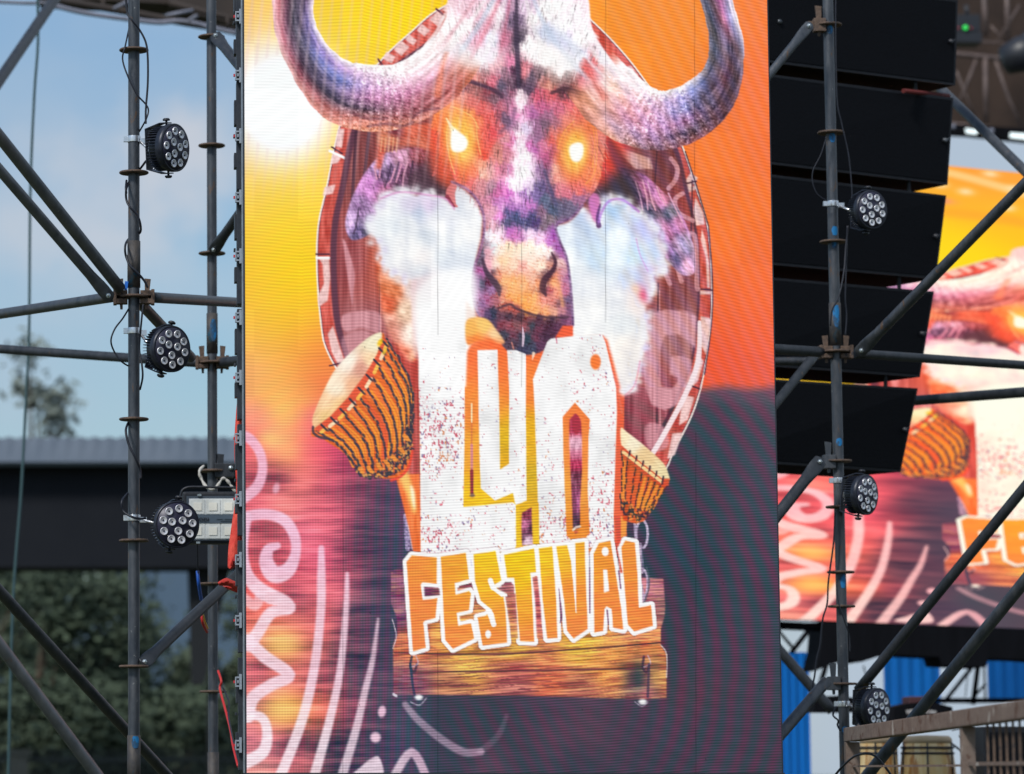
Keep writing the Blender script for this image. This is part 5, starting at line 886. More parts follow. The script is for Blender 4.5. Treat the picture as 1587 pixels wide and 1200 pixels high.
m_ = MB(); m_.hull([a0 + nv_ * .02, a1 + nv_ * .02, b1 + nv_ * .02, b0 + nv_ * .02], [a0 + nv_ * .12, a1 + nv_ * .12, b1 + nv_ * .12, b0 + nv_ * .12]); local(w2, m_.build('cabinet', LEDF))

# ---------------------------------------------------------------- loudspeaker column
BX = [((1120, -46, 1484, 0), (1120, 88, 1480, 133)), ((1120, 106, 1477, 152), (1120, 246, 1468, 287)), ((1120, 262, 1466, 303), (1120, 404, 1450, 433)), ((1120, 424, 1447, 452), (1120, 563, 1425, 585)), ((1120, 583, 1422, 602), (1120, 714, 1395, 732))]
ORD = ['topmost', 'second from top', 'middle', 'fourth from top', 'lowest']
YA, YB = 17.15, 17.8
for i, ((x0, y0, x1, y1), (u0, v0, u1, v1)) in enumerate(BX):
    dd = i * .02; A_, B_, D_, C_ = P(x0, y0, YA + dd), P(x1, y1, YB + dd), P(u0, v0, YA + dd), P(u1, v1, YB + dd)
    ex = (B_ - A_).normalized(); n_ = Vector((-ex.y, ex.x, 0)).normalized() * .42
    root = empty('loudspeaker', (D_ + C_) / 2 + n_ * .5); tag(root, f'black box loudspeaker, {ORD[i]} in the hanging column beside the tall screen', 'loudspeaker', 'loudspeakers hanging in one column')
    m_ = MB(); m_.hull([A_, B_, C_, D_], [A_ + n_, B_ + n_ * .96 - ex * .02, C_ + n_ * .96 - ex * .02, D_ + n_]); local(root, m_.build('cabinet', SPKB, None, .006))
    def Q(s_, t_, off=0): return (A_.lerp(B_, s_)).lerp(D_.lerp(C_, s_), t_) - n_.normalized() * off
    m_ = MB(); e = .011; zz = [Q(0, 0, .0015), Q(1, 0, .0015), Q(1, .022, .0015), Q(0, .022, .0015)]; rm = MB()
    for q4 in ((( 0, 0), (1, 0), (1, .030), (0, .030)), ((0, .970), (1, .970), (1, 1), (0, 1)), ((0, .031), (.009, .031), (.009, .969), (0, .969)), ((.991, .031), (1, .031), (1, .969), (.991, .969))): rm.hull([Q(a_, b_, .003) for a_, b_ in q4], [Q(a_, b_, -.003) for a_, b_ in q4])
    local(root, rm.build('rim', SPKE)); m_.hull([Q(e, .035, .006), Q(1 - e, .035, .006), Q(1 - e, .965, .006), Q(e, .965, .006)], [Q(e, .035, -.004), Q(1 - e, .035, -.004), Q(1 - e, .965, -.004), Q(e, .965, -.004)]); local(root, m_.build('grille', SPK, None, .002))
    c_ = Q(.968, .5); m_ = MB(); ez = Vector((0, 0, 1)); nn = -n_.normalized()
    MM = Matrix.Translation(Q(.968, .5, .006)) @ nn.to_track_quat('Z', 'Y').to_matrix().to_4x4(); m_.lathe([(0, 0), (.013, 0), (.013, .012), (.006, .016), (.006, .026), (0, .028)], 14, MM); m_.box((0, 0, .022), (.034, .008, .012), (0, 0, .5), MM); local(root, m_.build('wing_bolt', BOLTD if i == 1 else BLACK))
    if i in (0,): m_ = MB(); MM = Matrix.Translation(Q(.232, .52, .006)) @ nn.to_track_quat('Z', 'Y').to_matrix().to_4x4(); m_.lathe([(0, 0), (.012, 0), (.012, .010), (0, .014)], 14, MM); local(root, m_.build('wing_bolt', BOLTD))
    if i < 4:
        A2 = P(BX[i + 1][0][2], BX[i + 1][0][3], YB)
        for f_ in (.20, .84): q0 = Q(f_, .97, -.03); m_ = MB(); m_.box(q0 + Vector((0, 0, -.028)), (.014, .03, .09)); local(root, m_.build('link_plate', SPKE))
rg = MB(); q = P(1480, 140, 17.9); rg.tube([P(1400, 141, 17.6), P(1470, 149, 17.9)], .012, 8); tag(rg.build('ratchet_strap', mat('strap_red', (.10, .008, .008), .8)), 'faded red strap end wedged between the two upper black loudspeakers', 'strap')

# ---------------------------------------------------------------- scaffold
def rosette(c_, rad=.061, parent=None, th=.010, tilt=(0, 0)):
    mb = MB(); n = 40; prof = [(.024, -th / 2), (rad - .004, -th / 2), (rad, -th * .2), (rad, th * .25), (rad - .003, th / 2), (.024, th / 2), (.024, -th / 2)]
    mb.lathe(prof, n, Matrix.Translation(c_) @ Euler((tilt[0], tilt[1], 0)).to_matrix().to_4x4(), False)
    for k in range(8):      # the eight openings read as darker rims: small raised collars
        pass
    o = mb.build('rosette', RUST); return local(parent, o)
def pole(x0, x1, Y, ros, label, sleeves=(), r_=.0238, paint=(), ytop=-260, m=STEEL, yb=None):
    kx = (x1 - x0) / 1200.0
    def at_(y): return P(x0 + kx * y, y, Y)
    top_, bot = at_(ytop), at_(1225); dirv = (top_ - bot).normalized(); foot = bot - dirv * (bot.z / dirv.z)
    root = empty('scaffold_pole', foot); tag(root, label, 'scaffold pole', 'upright scaffold poles')
    mb = MB(); mb.tube([foot + dirv * (i / 30) * (top_ - foot).length for i in range(31)], r_, 24); local(root, mb.build('tube', m))
    mb = MB(); mb.box(foot + Vector((0, 0, .006)), (.15, .15, .012)); mb.lathe([(.03, .012), (.03, .12), (.04, .13), (.04, .15), (0, .15)], 16, Matrix.Translation(foot)); local(root, mb.build('base_plate', RUST))
    for y in ros: rosette(at_(y), .061 if Y < 15.5 else .0625, root)
    for ya, yb_ in sleeves:
        a_, b_ = at_(ya), at_(yb_); mb = MB(); mb.tube([a_, b_], r_ + .0032, 24); local(root, mb.build('sleeve', SLEEVE))
    for ya, yb_, off in paint:
        a_, b_ = at_(ya), at_(yb_); mb = MB(); n = 9; rr = r_ + (.0044 if any(s0 < ya < s1 for s0, s1 in sleeves) else .0012)
        vs = []; fs = []; nn = 10
        for i in range(nn + 1):
            c_ = a_.lerp(b_, i / nn); wd = .55 * math.sin(math.pi * min(1, (i + 1) / (nn + 1.5))) ** .5 + .1 * rnd.random()
            for k in range(n): th = -math.pi / 2 + off + (k / (n - 1) - .5) * 2 * wd; vs.append(c_ + Vector((rr * math.cos(th), rr * math.sin(th), 0)))
        for i in range(nn):
            for k in range(n - 1): fs.append((i * n + k, i * n + k + 1, (i + 1) * n + k + 1, (i + 1) * n + k))
        mb.add(vs, fs, True); local(root, mb.build('paint_mark', BLUEP))
    return root
pole(207.5, 207.5, 14.5, (78, 268, 460, 650, 838, 1033), 'near left scaffold pole wound with black cable and carrying three round lamps', ((374, 446), (1140, 1235)), .0238, ((1141, 1160, .25),))
pole(327.5, 330.5, 16.27, (57.5, 226, 393, 562, 730, 905, 1072), 'rear left scaffold pole close beside the tall screen', ((486, 548), (1166, 1260)), .0228, ((496, 530, .2),))
pole(1283, 1310, 16.27, (39, 206, 375, 545, 715, 786, 887, 940, 1060), 'right scaffold pole with blue paint marks in front of the loudspeakers', ((470, 536),), .0242, ((41, 54, .1), (208, 222, .1), (372, 386, .1), (474, 508, .05), (680, 692, .1), (1126, 1137, 0), (890, 912, .2), (352, 366, .15)))

def wedge_head(mb, c_, dx, s_=1.0):
    """cast ledger head that grips the rosette, with its wedge"""
    mb.box(c_ + Vector((dx * .020 * s_, 0, .016)), (.048 * s_, .05, .022)); mb.box(c_ + Vector((dx * .020 * s_, 0, -.018)), (.048 * s_, .05, .020)); mb.box(c_ + Vector((dx * .048 * s_, 0, 0)), (.014 * s_, .056, .062))
def tubed(p0, p1, r0, label, name='scaffold_ledger', cat='scaffold tube', m=STEEL, head0=None, head1=None, flat0=False, flat1=False, group='level scaffold tubes', wedge=True):
    mid = (p0 + p1) / 2; root = empty(name, mid); tag(root, label, cat, group); d_ = (p1 - p0); Lh = d_.length; d_ = d_.normalized()
    side = d_.cross(Vector((0, 1, 0))).normalized(); fl = .13
    q0 = p0 + d_ * (fl if flat0 else 0); q1 = p1 - d_ * (fl if flat1 else 0); mb = MB(); ns = 12
    rows = []
    def ring(c_, a_, b_, n=20): 
        v_ = d_.cross(side).normalized(); return [c_ + side * a_ * math.cos(2 * math.pi * k / n) + v_ * b_ * math.sin(2 * math.pi * k / n) for k in range(n)]
    if flat0: rows += [ring(p0 - d_ * .022, r0 * .55, .005), ring(p0 - d_ * .012, r0 * 1.15, .006), ring(p0 + d_ * .03, r0 * 1.25, .006), ring(p0 + d_ * .06, r0 * 1.22, .009), ring(p0 + d_ * .095, r0 * 1.1, r0 * .75)]
    rows += [ring(q0.lerp(q1, i / ns), r0, r0) for i in range(ns + 1)]
    if flat1: rows += [ring(p1 - d_ * .095, r0 * 1.1, r0 * .75), ring(p1 - d_ * .06, r0 * 1.22, .009), ring(p1 - d_ * .03, r0 * 1.25, .006), ring(p1 + d_ * .012, r0 * 1.15, .006), ring(p1 + d_ * .022, r0 * .55, .005)]
    n = 20; vs = [v for r_ in rows for v in r_]; fs = [(i * n + k, i * n + (k + 1) % n, (i + 1) * n + (k + 1) % n, (i + 1) * n + k) for i in range(len(rows) - 1) for k in range(n)]
    mb.add(vs, fs, True); mb.add(rows[0], [tuple(range(n))[::-1]]); mb.add(rows[-1], [tuple(range(n))]); local(root, mb.build('tube', m))
    for fl_, pp in ((flat0, p0), (flat1, p1)):
        if fl_:
            b_ = MB(); MM = Matrix.Translation(pp + Vector((0, -.008, 0))) @ Matrix.Rotation(R(90), 4, 'X'); b_.lathe([(0, 0), (.011, 0), (.011, .008), (.009, .011), (0, .012)], 6, MM, False); b_.lathe([(.006, .01), (.006, .018), (0, .019)], 12, MM); local(root, b_.build('bolt', ZINC))
    for hp, dx in ((head0, 1), (head1, -1)):
        if hp is not None:
            b_ = MB(); wedge_head(b_, hp, dx); local(root, b_.build('ledger_head', RUST, None, .003))
            if wedge: b_ = MB(); b_.hull([hp + Vector((dx * x, -.006, z)) for x, z in ((.016, -.05), (.026, -.05), (.040, .075), (.014, .078))], [hp + Vector((dx * x, .006, z)) for x, z in ((.016, -.05), (.026, -.05), (.040, .075), (.014, .078))]); local(root, b_.build('wedge', RUST))
    return root
T = .0225
FP = lambda y: P(207.5, y, 14.5); RP = lambda y: P(327.5 + y * .0025, y, 16.27); GP = lambda y: P(1283 + y * .0225, y, 16.27)
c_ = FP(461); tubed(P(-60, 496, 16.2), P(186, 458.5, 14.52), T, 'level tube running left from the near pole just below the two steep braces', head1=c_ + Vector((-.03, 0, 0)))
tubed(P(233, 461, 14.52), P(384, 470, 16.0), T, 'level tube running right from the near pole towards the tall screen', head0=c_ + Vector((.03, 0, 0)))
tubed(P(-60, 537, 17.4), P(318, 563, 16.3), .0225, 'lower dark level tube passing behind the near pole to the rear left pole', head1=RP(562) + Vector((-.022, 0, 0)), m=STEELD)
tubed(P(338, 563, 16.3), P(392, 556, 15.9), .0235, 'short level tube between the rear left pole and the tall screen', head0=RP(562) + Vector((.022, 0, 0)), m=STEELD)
c2 = GP(546); tubed(P(1150, 538, 16.0), P(1276, 546, 16.27), .0245, 'level tube running left from the right pole behind the tall screen edge', head1=c2 + Vector((-.022, 0, 0)), m=STEELD)
tubed(P(1324, 548, 16.3), P(1640, 570, 17.0), .0215, 'level tube running right from the right pole across the black loudspeakers', head0=c2 + Vector((.022, 0, 0)), m=STEELD)
tubed(P(1150, 560, 17.0), P(1262, 560, 17.0), .02, 'second level tube just under the left one of the right pole', m=STEELD)
tubed(P(1340, 627, 18.6), P(1640, 604, 17.2), .026, 'level tube rising right from behind the lowest loudspeaker', m=STEELD)
# braces
kw = dict(name='scaffold_brace', cat='scaffold brace', group='sloping scaffold braces')
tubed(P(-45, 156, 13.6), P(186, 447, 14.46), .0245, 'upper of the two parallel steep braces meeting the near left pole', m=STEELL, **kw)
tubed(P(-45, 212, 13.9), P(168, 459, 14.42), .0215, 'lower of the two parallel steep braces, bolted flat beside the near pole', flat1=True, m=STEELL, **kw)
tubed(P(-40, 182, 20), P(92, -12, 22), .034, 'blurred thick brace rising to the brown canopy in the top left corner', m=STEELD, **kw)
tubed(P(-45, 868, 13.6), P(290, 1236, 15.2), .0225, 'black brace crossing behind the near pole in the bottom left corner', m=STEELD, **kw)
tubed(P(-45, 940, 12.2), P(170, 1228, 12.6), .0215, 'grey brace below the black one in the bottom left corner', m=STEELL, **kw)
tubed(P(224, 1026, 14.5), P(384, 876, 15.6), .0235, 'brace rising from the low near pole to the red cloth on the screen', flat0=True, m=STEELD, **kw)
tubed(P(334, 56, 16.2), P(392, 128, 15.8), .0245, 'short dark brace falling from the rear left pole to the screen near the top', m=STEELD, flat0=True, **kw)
tubed(P(331, 388, 16.18), P(392, 302, 15.8), .0225, 'short brace rising from the rear left pole to the screen in its upper half', m=STEELD, flat0=True, **kw)
tubed(P(212, 464, 14.62), P(296, 554, 15.6), .023, 'short brace behind the middle lamp of the near left pole', m=STEELD, **kw)
tubed(P(1253, 41, 16.1), P(1150, 168, 15.9), .0195, 'slim brace with flat bolted end joining the right pole near its top', flat0=True, **kw)
tubed(P(1380, 62, 19.0), P(1660, 335, 17.4), .026, 'brace falling right from between the upper loudspeakers', **kw)
tubed(P(1334, 544, 16.15), P(1660, 212, 15.2), .0245, 'long brace rising right from the middle joint of the right pole', flat0=True, **kw)
tubed(P(1270, 716, 16.1), P(1150, 868, 15.8), .0265, 'thick black brace falling left from the right pole under the lowest loudspeaker', flat0=True, m=STEELD, **kw)
tubed(P(1262, 552, 16.8), P(1150, 690, 16.3), .022, 'brace falling left in front of the lowest loudspeaker beside the tall screen', m=STEELD, **kw)
tubed(P(1330, 1070, 16.4), P(1660, 668, 15.6), .024, 'long black brace rising right from the lowest lamp of the right pole', m=STEELD, **kw)
tubed(P(1310, 1244, 16.0), P(1660, 812, 14.9), .0265, 'thick brace crossing behind the rusty barrier towards the right edge', **kw)
tubed(P(1180, 976, 19), P(1290, 1102, 19), .028, 'dark brace in front of the left blue sheet low beside the tall screen', m=STEELD, **kw)
tubed(P(1280, 1057, 16.1), P(1150, 1208, 15.7), .026, 'flat grey brace falling left from the lowest joint of the right pole', **kw)
# couplers on the right pole that take the brace ends
for y, lab in ((39, 'coupler'), (715, 'coupler'), (1058, 'coupler')):
    q = GP(y) + Vector((-.045, -.01, .0)); root = empty('brace_coupler', q); tag(root, {39: 'rusty brace coupler with upright wedge near the top of the right pole', 715: 'dark brace coupler on the right pole at the lowest loudspeaker', 1058: 'grey brace coupler low on the right pole above the last lamp'}[y], 'coupler', 'brace couplers on the right pole')
    b_ = MB(); b_.box(q + Vector((0, 0, -.004)), (.055, .05, .062)); b_.box(q + Vector((-.038, 0, 0)), (.03, .018, .03)); local(root, b_.build('body', RUST if y == 39 else STEEL, None, .003))
    b_ = MB(); pts = ((-.006, -.055), (.004, -.055), (.012, .085), (-.018, .09)); b_.hull([q + Vector((x, -.006, z)) for x, z in pts], [q + Vector((x, .006, z)) for x, z in pts]); local(root, b_.build('wedge', RUST if y == 39 else STEEL))
q = RP(730) + Vector((.055, -.01, .0)); root = empty('brace_coupler', q); tag(root, 'dark coupler with zinc bolt on the rear left pole above the flood light', 'coupler')
b_ = MB(); b_.box(q, (.09, .06, .065)); local(root, b_.build('body', STEELD, None, .004)); b_ = MB(); pts = ((-.03, .03), (-.005, .03), (-.002, .075), (-.034, .078)); b_.hull([q + Vector((x, -.006, z)) for x, z in pts], [q + Vector((x, .006, z)) for x, z in pts]); local(root, b_.build('wedge', STEELD)); b_ = MB(); b_.lathe([(0, 0), (.012, 0), (.010, .008), (0, .01)], 8, Matrix.Translation(q + Vector((.028, -.031, .01))) @ Matrix.Rotation(R(90), 4, 'X')); local(root, b_.build('bolt', ZINC))
# ---------------------------------------------------------------- LED par lamps on the poles
LENSR = mat('lens_reflector', (.9, .9, .94), .3, .35, .6, (.78, .78, .84), 120); LENSC = mat('lens_core', (.035, .035, .06), .12, .2, .8, (.02, .02, .04), 60); PLATE = mat('par_plate', (.018, .018, .042), .42, .1, .5, (.026, .026, .055), 30)
def par(face, Y, yaw, pitch, diam, polept, ringpx, label, roll=0, yokeang=20):
    c0 = P(face[0], face[1], Y); Rr = diam / 2 / F_PX * Y; root = empty('par_lamp', c0, (0, 0, 0)); tag(root, label, 'stage light', 'round LED lamps clamped to the poles')
    M = Matrix.Translation(c0) @ Euler((0, 0, R(yaw))).to_matrix().to_4x4() @ Euler((R(pitch), 0, 0)).to_matrix().to_4x4() @ Matrix.Rotation(R(90), 4, 'X')   # local +z = towards the viewer
    def B(mb, name, m, bev=0, par_=None):
        o = local(root, mb.build(name, m, None, bev))
        if par_ is not None: o.parent = par_
        return o
    s_ = Rr / .097
    mb = MB(); mb.lathe([(0, -.002), (.088, -.002), (.090, 0), (.097, .0), (.097, -.022), (.093, -.028), (.093, -.036), (.082, -.042), (.080, -.072), (.070, -.084), (.04, -.09), (0, -.09)], 48, M @ Matrix.Scale(s_, 4)); B(mb, 'housing', PAR)
    mb = MB()
    for k in range(44):
        a_ = 2 * math.pi * k / 44; mb.box((0, 0, 0), (.012, .0022, .046), None, M @ Matrix.Scale(s_, 4) @ Matrix.Rotation(a_, 4, 'Z') @ Matrix.Translation((.085, 0, -.06)))
    B(mb, 'cooling_fins', PAR)
    mb = MB(); mb.lathe([(0, .001), (.089, .001), (.089, -.001), (0, -.001)], 40, M @ Matrix.Scale(s_, 4)); B(mb, 'front_plate', PLATE)
    pos = [(.066 * math.cos(2 * math.pi * k / 9 + .35 + roll), .066 * math.sin(2 * math.pi * k / 9 + .35 + roll)) for k in range(9)] + [(.027 * math.cos(2 * math.pi * k / 3 + .2 + roll), .027 * math.sin(2 * math.pi * k / 3 + .2 + roll)) for k in range(3)]
    for (lx, ly) in pos:
        ML = M @ Matrix.Scale(s_, 4) @ Matrix.Translation((lx, ly, .0015)); mb = MB(); mb.lathe([(.0162, 0), (.0162, .004), (.0150, .0042), (.0110, .0022), (.0045, .0004), (.0, .0004)], 20, ML); o = B(mb, 'lens', LENSR)
        mb = MB(); mb.lathe([(.0042, .0005), (.0038, .0030), (.0022, .0040), (0, .0043)], 14, ML); q_ = mb.build('core', LENSC); q_.data.transform(Matrix.Translation(-c0)); q_.parent = o
    # yoke: a bent strip from the two side knobs round behind the housing
    a_ = R(yokeang); ys = .101 * s_
    YM = M @ Matrix.Rotation(a_, 4, 'Z'); back = .132 * s_
    mb = MB(); W = .021 * s_; t_ = .0022
    path = [(0, ys, -.03 * s_), (0, ys, -.06 * s_), (0, ys * .8, -back), (0, -ys * .8, -back), (0, -ys, -.06 * s_), (0, -ys, -.03 * s_)]
    for i in range(5):
        p_, q_ = Vector(path[i]), Vector(path[i + 1]); dd = (q_ - p_); nn = Vector((1, 0, 0)).cross(dd).normalized() * t_; ext = dd.normalized() * .001
        mb.hull([YM @ v for v in (p_ - ext + Vector((-W, 0, 0)) + nn, p_ - ext + Vector((W, 0, 0)) + nn, p_ - ext + Vector((W, 0, 0)) - nn, p_ - ext + Vector((-W, 0, 0)) - nn)], [YM @ v for v in (q_ + ext + Vector((-W, 0, 0)) + nn, q_ + ext + Vector((W, 0, 0)) + nn, q_ + ext + Vector((W, 0, 0)) - nn, q_ + ext + Vector((-W, 0, 0)) - nn)])
    B(mb, 'yoke', PAR)
    for sg in (1, -1):
        KM = YM @ Matrix.Translation((0, sg * (ys + .002), -.04 * s_)) @ Matrix.Rotation(R(-90 * sg), 4, 'X'); mb = MB(); mb.lathe([(.005, -.012), (.005, .006), (.015, .007), (.016, .013), (.010, .018), (0, .018)], 10, KM); B(mb, 'knob', BLACK)
    # bright band round the pole and the stub to the yoke
    rp, rpx = polept; mb = MB(); h_ = .0125; mb.lathe([(rp, -h_), (rp + .0035, -h_), (rp + .0035, h_), (rp, h_), (rp, -h_)], 28, Matrix.Translation(ringpx)); mb.box(ringpx + Vector((-rp - .008, 0, 0)), (.022, .016, h_ * 1.8)); mb.box(ringpx + Vector((rp + .014, -.004, -.008)), (.03, .014, .022))
    yk = YM @ Vector((0, 0, -back)); st = ringpx + Vector((rp, -.004, -.008)); B(mb, 'pole_band', ALU, .0006); mb = MB(); mb.tube([st + (yk - st) * .1, yk], .006, 10); mb.box(yk, (.016, .016, .024)); B(mb, 'stub', ALU)
    return root
par((272, 229), 14.36, 54, 3, 76, (.0238, 0), FP(216), 'highest round lamp on the near left pole, turned well to the right', 0, 8)
par((267, 541), 14.36, 38, 4, 73, (.0238, 0), FP(513), 'middle round lamp on the near left pole, beside the level tubes', .2, -12)
par((275, 813), 14.36, 20, 3, 73, (.0238, 0), FP(803), 'lowest round lamp on the near left pole, overlapping the flood light', .45, -10)
par((1352, 325), 16.1, 30, 2, 61, (.0242, 0), GP(316), 'highest round lamp on the right pole, in front of the third loudspeaker', .1, -4)
par((1344, 767), 16.1, 46, 3, 63, (.0242, 0), GP(745), 'middle round lamp on the right pole, below the lowest loudspeaker', .3, -6)
par((1361, 1098), 16.1, 42, 3, 63, (.0242, 0), GP(1091), 'lowest round lamp on the right pole, half behind the rusty barrier', .2, 0)

# ---------------------------------------------------------------- flood light
fl = empty('flood_light', P(345, 802, 15.7)); tag(fl, 'square black flood light with eight white reflector cells on the rear left pole', 'flood light')
def fbox(x0, y0, x1, y1, Y, dep, name, m, par_=fl, bev=0):
    a_, b_ = P(x0, y0, Y), P(x1, y1, Y); mb = MB(); mb.box(((a_.x + b_.x) / 2, Y + dep / 2, (a_.z + b_.z) / 2), (b_.x - a_.x, dep, a_.z - b_.z)); return local(par_, mb.build(name, m, None, bev))
fbox(283, 762, 424, 843, 15.62, .07, 'housing', BLACK, fl, .012); FR_ = mat('flood_inner', (.07, .09, .12), .4, .1, .5); fbox(289, 769, 417, 838, 15.612, .006, 'inner_frame', FR_, fl)
CELL = mat('reflector_cell', (.86, .88, .86), .35, .1, .5, (.66, .68, .66), 20); GRD = mat('cell_wall', (.72, .75, .78), .4); CEN = mat('led_chip', (.88, .86, .78), .4)
for r_ in range(2):
    for k in range(5):
        x0 = 295 + k * 24; y0 = 774 if r_ == 0 else 812; o = fbox(x0, y0, x0 + 22.5, y0 + 22.5, 15.606, .004, 'reflector_cell', CELL, fl); c_ = fbox(x0 + 5, y0 + 5, x0 + 17.5, y0 + 17.5, 15.603, .002, 'chip', CEN, fl); c_.parent = o
fbox(293, 773, 416, 798, 15.609, .002, 'cell_grid', GRD, fl); fbox(293, 811, 416, 836, 15.609, .002, 'cell_grid', GRD, fl); pn = fbox(290, 798.5, 416, 811, 15.604, .004, 'name_strip', mat('name_strip', (.085, .12, .16), .45), fl)
def lettering(txt, px, py, hpx, Y, m, parent, bold=.0):
    cu = bpy.data.curves.new('lettering', 'FONT'); cu.body = txt; cu.size = hpx / F_PX * Y / .7; cu.extrude = .0004; cu.offset = bold; cu.space_character = 1.12; ob = bpy.data.objects.new('lettering', cu); COL.objects.link(ob); bpy.context.view_layer.update()
    me = bpy.data.meshes.new_from_object(ob); bpy.data.objects.remove(ob); p_ = P(px, py, Y); me.transform(Matrix.Translation(p_) @ Matrix.Rotation(R(90), 4, 'X')); o = bpy.data.objects.new('lettering', me); COL.objects.link(o); me.materials.append(m); return local(parent, o)
lettering('MODI', 301.5, 808, 5.6, 15.6, BLACK, fl, .0006)
INK = mat('ink_grey', (.03, .045, .06), .5)
for x0, x1, y in ((336, 345, 804.5), (348, 372, 804.5), (342, 378, 807.5)): fbox(x0, y, x1, y + 1.2, 15.602, .001, 'small_print', INK, fl)
for x, y in ((309, 767.5), (307, 841)): fbox(x - 3, y - 1.5, x + 3, y + 1.5, 15.60, .01, 'screw', ZINC, fl)
b_ = MB(); b_.tube(csm([P(281, 790, 15.75), P(280, 768, 15.75), P(287, 757, 15.75), P(310, 755, 15.75), P(400, 757, 15.75)]), .0055, 10); local(fl, b_.build('bracket', BLACK))
b_ = MB(); b_.tube(csm([P(306, 843, 15.72), P(306.5, 870, 15.75), P(307, 892, 15.8)]), .003, 8); local(fl, b_.build('cable', CABLE))

# ---------------------------------------------------------------- cables, cloth, rope
def cable(pts, r_, m, label, name='cable', cat='cable', group=None, n=8):
    q = csm([P(*p) for p in pts], 8); mb = MB(); mb.tube(q, r_ * 1.35, n); o = mb.build(name, m); tag(o, label, cat, group); return o
Yf = 14.44
cable([(194, -20, Yf), (197, 18, Yf), (205, 32, Yf - .01), (216, 46, Yf), (226, 66, Yf), (229, 90, Yf), (229, 130, Yf), (226, 170, Yf), (226, 192, Yf)], .0032, CABLE, 'black cable looping down the near left pole to the highest lamp')
cable([(200, 44, 14.55), (194, 72, Yf), (190, 92, Yf), (198, 118, Yf - .01), (212, 146, Yf - .01), (226, 162, Yf), (230, 172, Yf), (226, 186, Yf), (216, 204, 14.5)], .0026, CABLE, 'thin black cable crossing the near left pole above the highest lamp')
cable([(226, 250, Yf), (217, 262, 14.5), (204, 276, 14.55), (196, 292, Yf), (196, 310, Yf), (202, 322, Yf - .015), (213, 334, Yf - .01), (218, 350, Yf), (216, 362, 14.5), (200, 370, 14.56), (194, 382, Yf), (196, 400, Yf), (206, 418, Yf - .015), (219, 430, Yf - .01), (227, 440, Yf)], .0035, CABLE, 'black cable wound round the near left pole between the upper two lamps')
cable([(196, 396, Yf), (200, 410, Yf - .015), (211, 421, Yf - .02), (222, 433, Yf - .01), (229, 446, Yf)], .0035, CABLE, 'second cable strand lying beside the winding above the main joint')
cable([(200, 478, 14.5), (190, 494, Yf), (178, 510, Yf - .02), (172, 528, Yf - .03), (177, 545, Yf), (188, 560, Yf), (198, 567, 14.5)], .0026, CABLE, 'loose cable loop hanging left of the near pole by the middle lamp')
cable([(222, 472, Yf), (219, 500, Yf), (216, 540, 14.47), (220, 566, Yf), (221, 585, Yf), (217, 604, 14.48)], .003, CABLE, 'cable dropping between the near pole and the middle lamp')
cable([(199, 655, 14.5), (195, 668, Yf), (200, 690, Yf - .015), (210, 710, Yf - .02), (217, 728, Yf), (218, 742, Yf)], .0038, CABLE, 'black cable crossing the near left pole above the lowest lamp')
cable([(198, 765, 14.5), (189, 777, Yf), (191, 792, Yf), (204, 801, Yf - .02), (217, 804, Yf - .01), (226, 803, Yf)], .0036, CABLE, 'short black cable looping into the lowest lamp of the near pole')
cable([(196, 280, 14.5), (195, 292, 14.43), (196, 300, 14.43)], .0034, CABLE, 'cable end emerging beneath the second ring of the near pole')
Yr = 16.2
cable([(1296, -30, Yr), (1295, 30, Yr), (1297, 150, Yr), (1304, 190, Yr), (1315, 240, Yr), (1320, 290, Yr), (1320, 310, Yr)], .0022, CABLE, 'thin cable beside the upper right pole down to its highest lamp')
cable([(1281, 212, Yr), (1272, 240, Yr), (1261, 262, Yr), (1259, 280, Yr), (1266, 300, Yr), (1282, 312, Yr)], .0018, CABLE, 'thin cable loop left of the right pole by its highest lamp')
cable([(1315, 350, Yr), (1311, 380, Yr), (1308, 420, Yr - .03), (1300, 460, Yr - .05), (1290, 480, Yr - .04), (1287, 505, Yr - .02)], .0026, CABLE, 'cable slanting across the right pole above its main joint')
cable([(1313, 350, Yr), (1312, 400, Yr), (1310, 460, Yr), (1312, 490, Yr), (1310, 520, Yr)], .0024, CABLE, 'cable hanging straight right of the right pole above its main joint')
cable([(1294, 792, Yr), (1292, 840, Yr), (1284, 900, Yr), (1282, 935, Yr), (1275, 960, Yr), (1271, 1000, Yr), (1266, 1020, Yr), (1262, 1050, Yr), (1256, 1075, Yr)], .003, CABLE, 'long cable swinging left of the right pole down to the low coupler')
cable([(1296, 900, Yr - .04), (1300, 935, Yr - .05), (1308, 960, Yr - .04), (1316, 985, Yr), (1317, 1010, Yr)], .0022, CABLE, 'thin cable crossing the right pole beneath the rear screen')
cable([(1297, 1095, Yr), (1291, 1108, Yr), (1299, 1117, Yr - .02), (1298, 1124, Yr), (1302, 1132, Yr - .03)], .0032, CABLE, 'curled cable by the lowest lamp of the right pole')
cable([(1400, 1230, 13.9), (1360, 1175, 13.9), (1330, 1170, 14.0), (1304, 1190, 14.2), (1285, 1215, 14.3)], .0035, CABLE, 'dark cable hanging under the left corner of the rusty barrier')
GW = mat('green_wire', (.03, .075, .085), .6); cable([(57, -40, 22), (59, 60, 22), (53, 150, 22), (47, 300, 22), (45, 520, 22), (41, 600, 22), (33, 760, 22), (20, 940, 22), (12, 1240, 22)], .0065, GW, 'long thin green line hanging down the far left of the picture', 'guy_line', 'line')
B_ = mat('blue_wire', (.01, .09, .45), .5); Rw = mat('red_wire', (.5, .02, .02), .5); Yw = mat('yellow_wire', (.6, .42, .03), .5)
cable([(306, 885, 15.8), (308, 905, 15.8), (312, 930, 15.9)], .0055, B_, 'blue wire under the flood light'); cable([(312, 945, 15.9), (314, 965, 15.9), (321, 980, 16.0)], .0045, Rw, 'upper red wire left of the rear pole below the flood light')
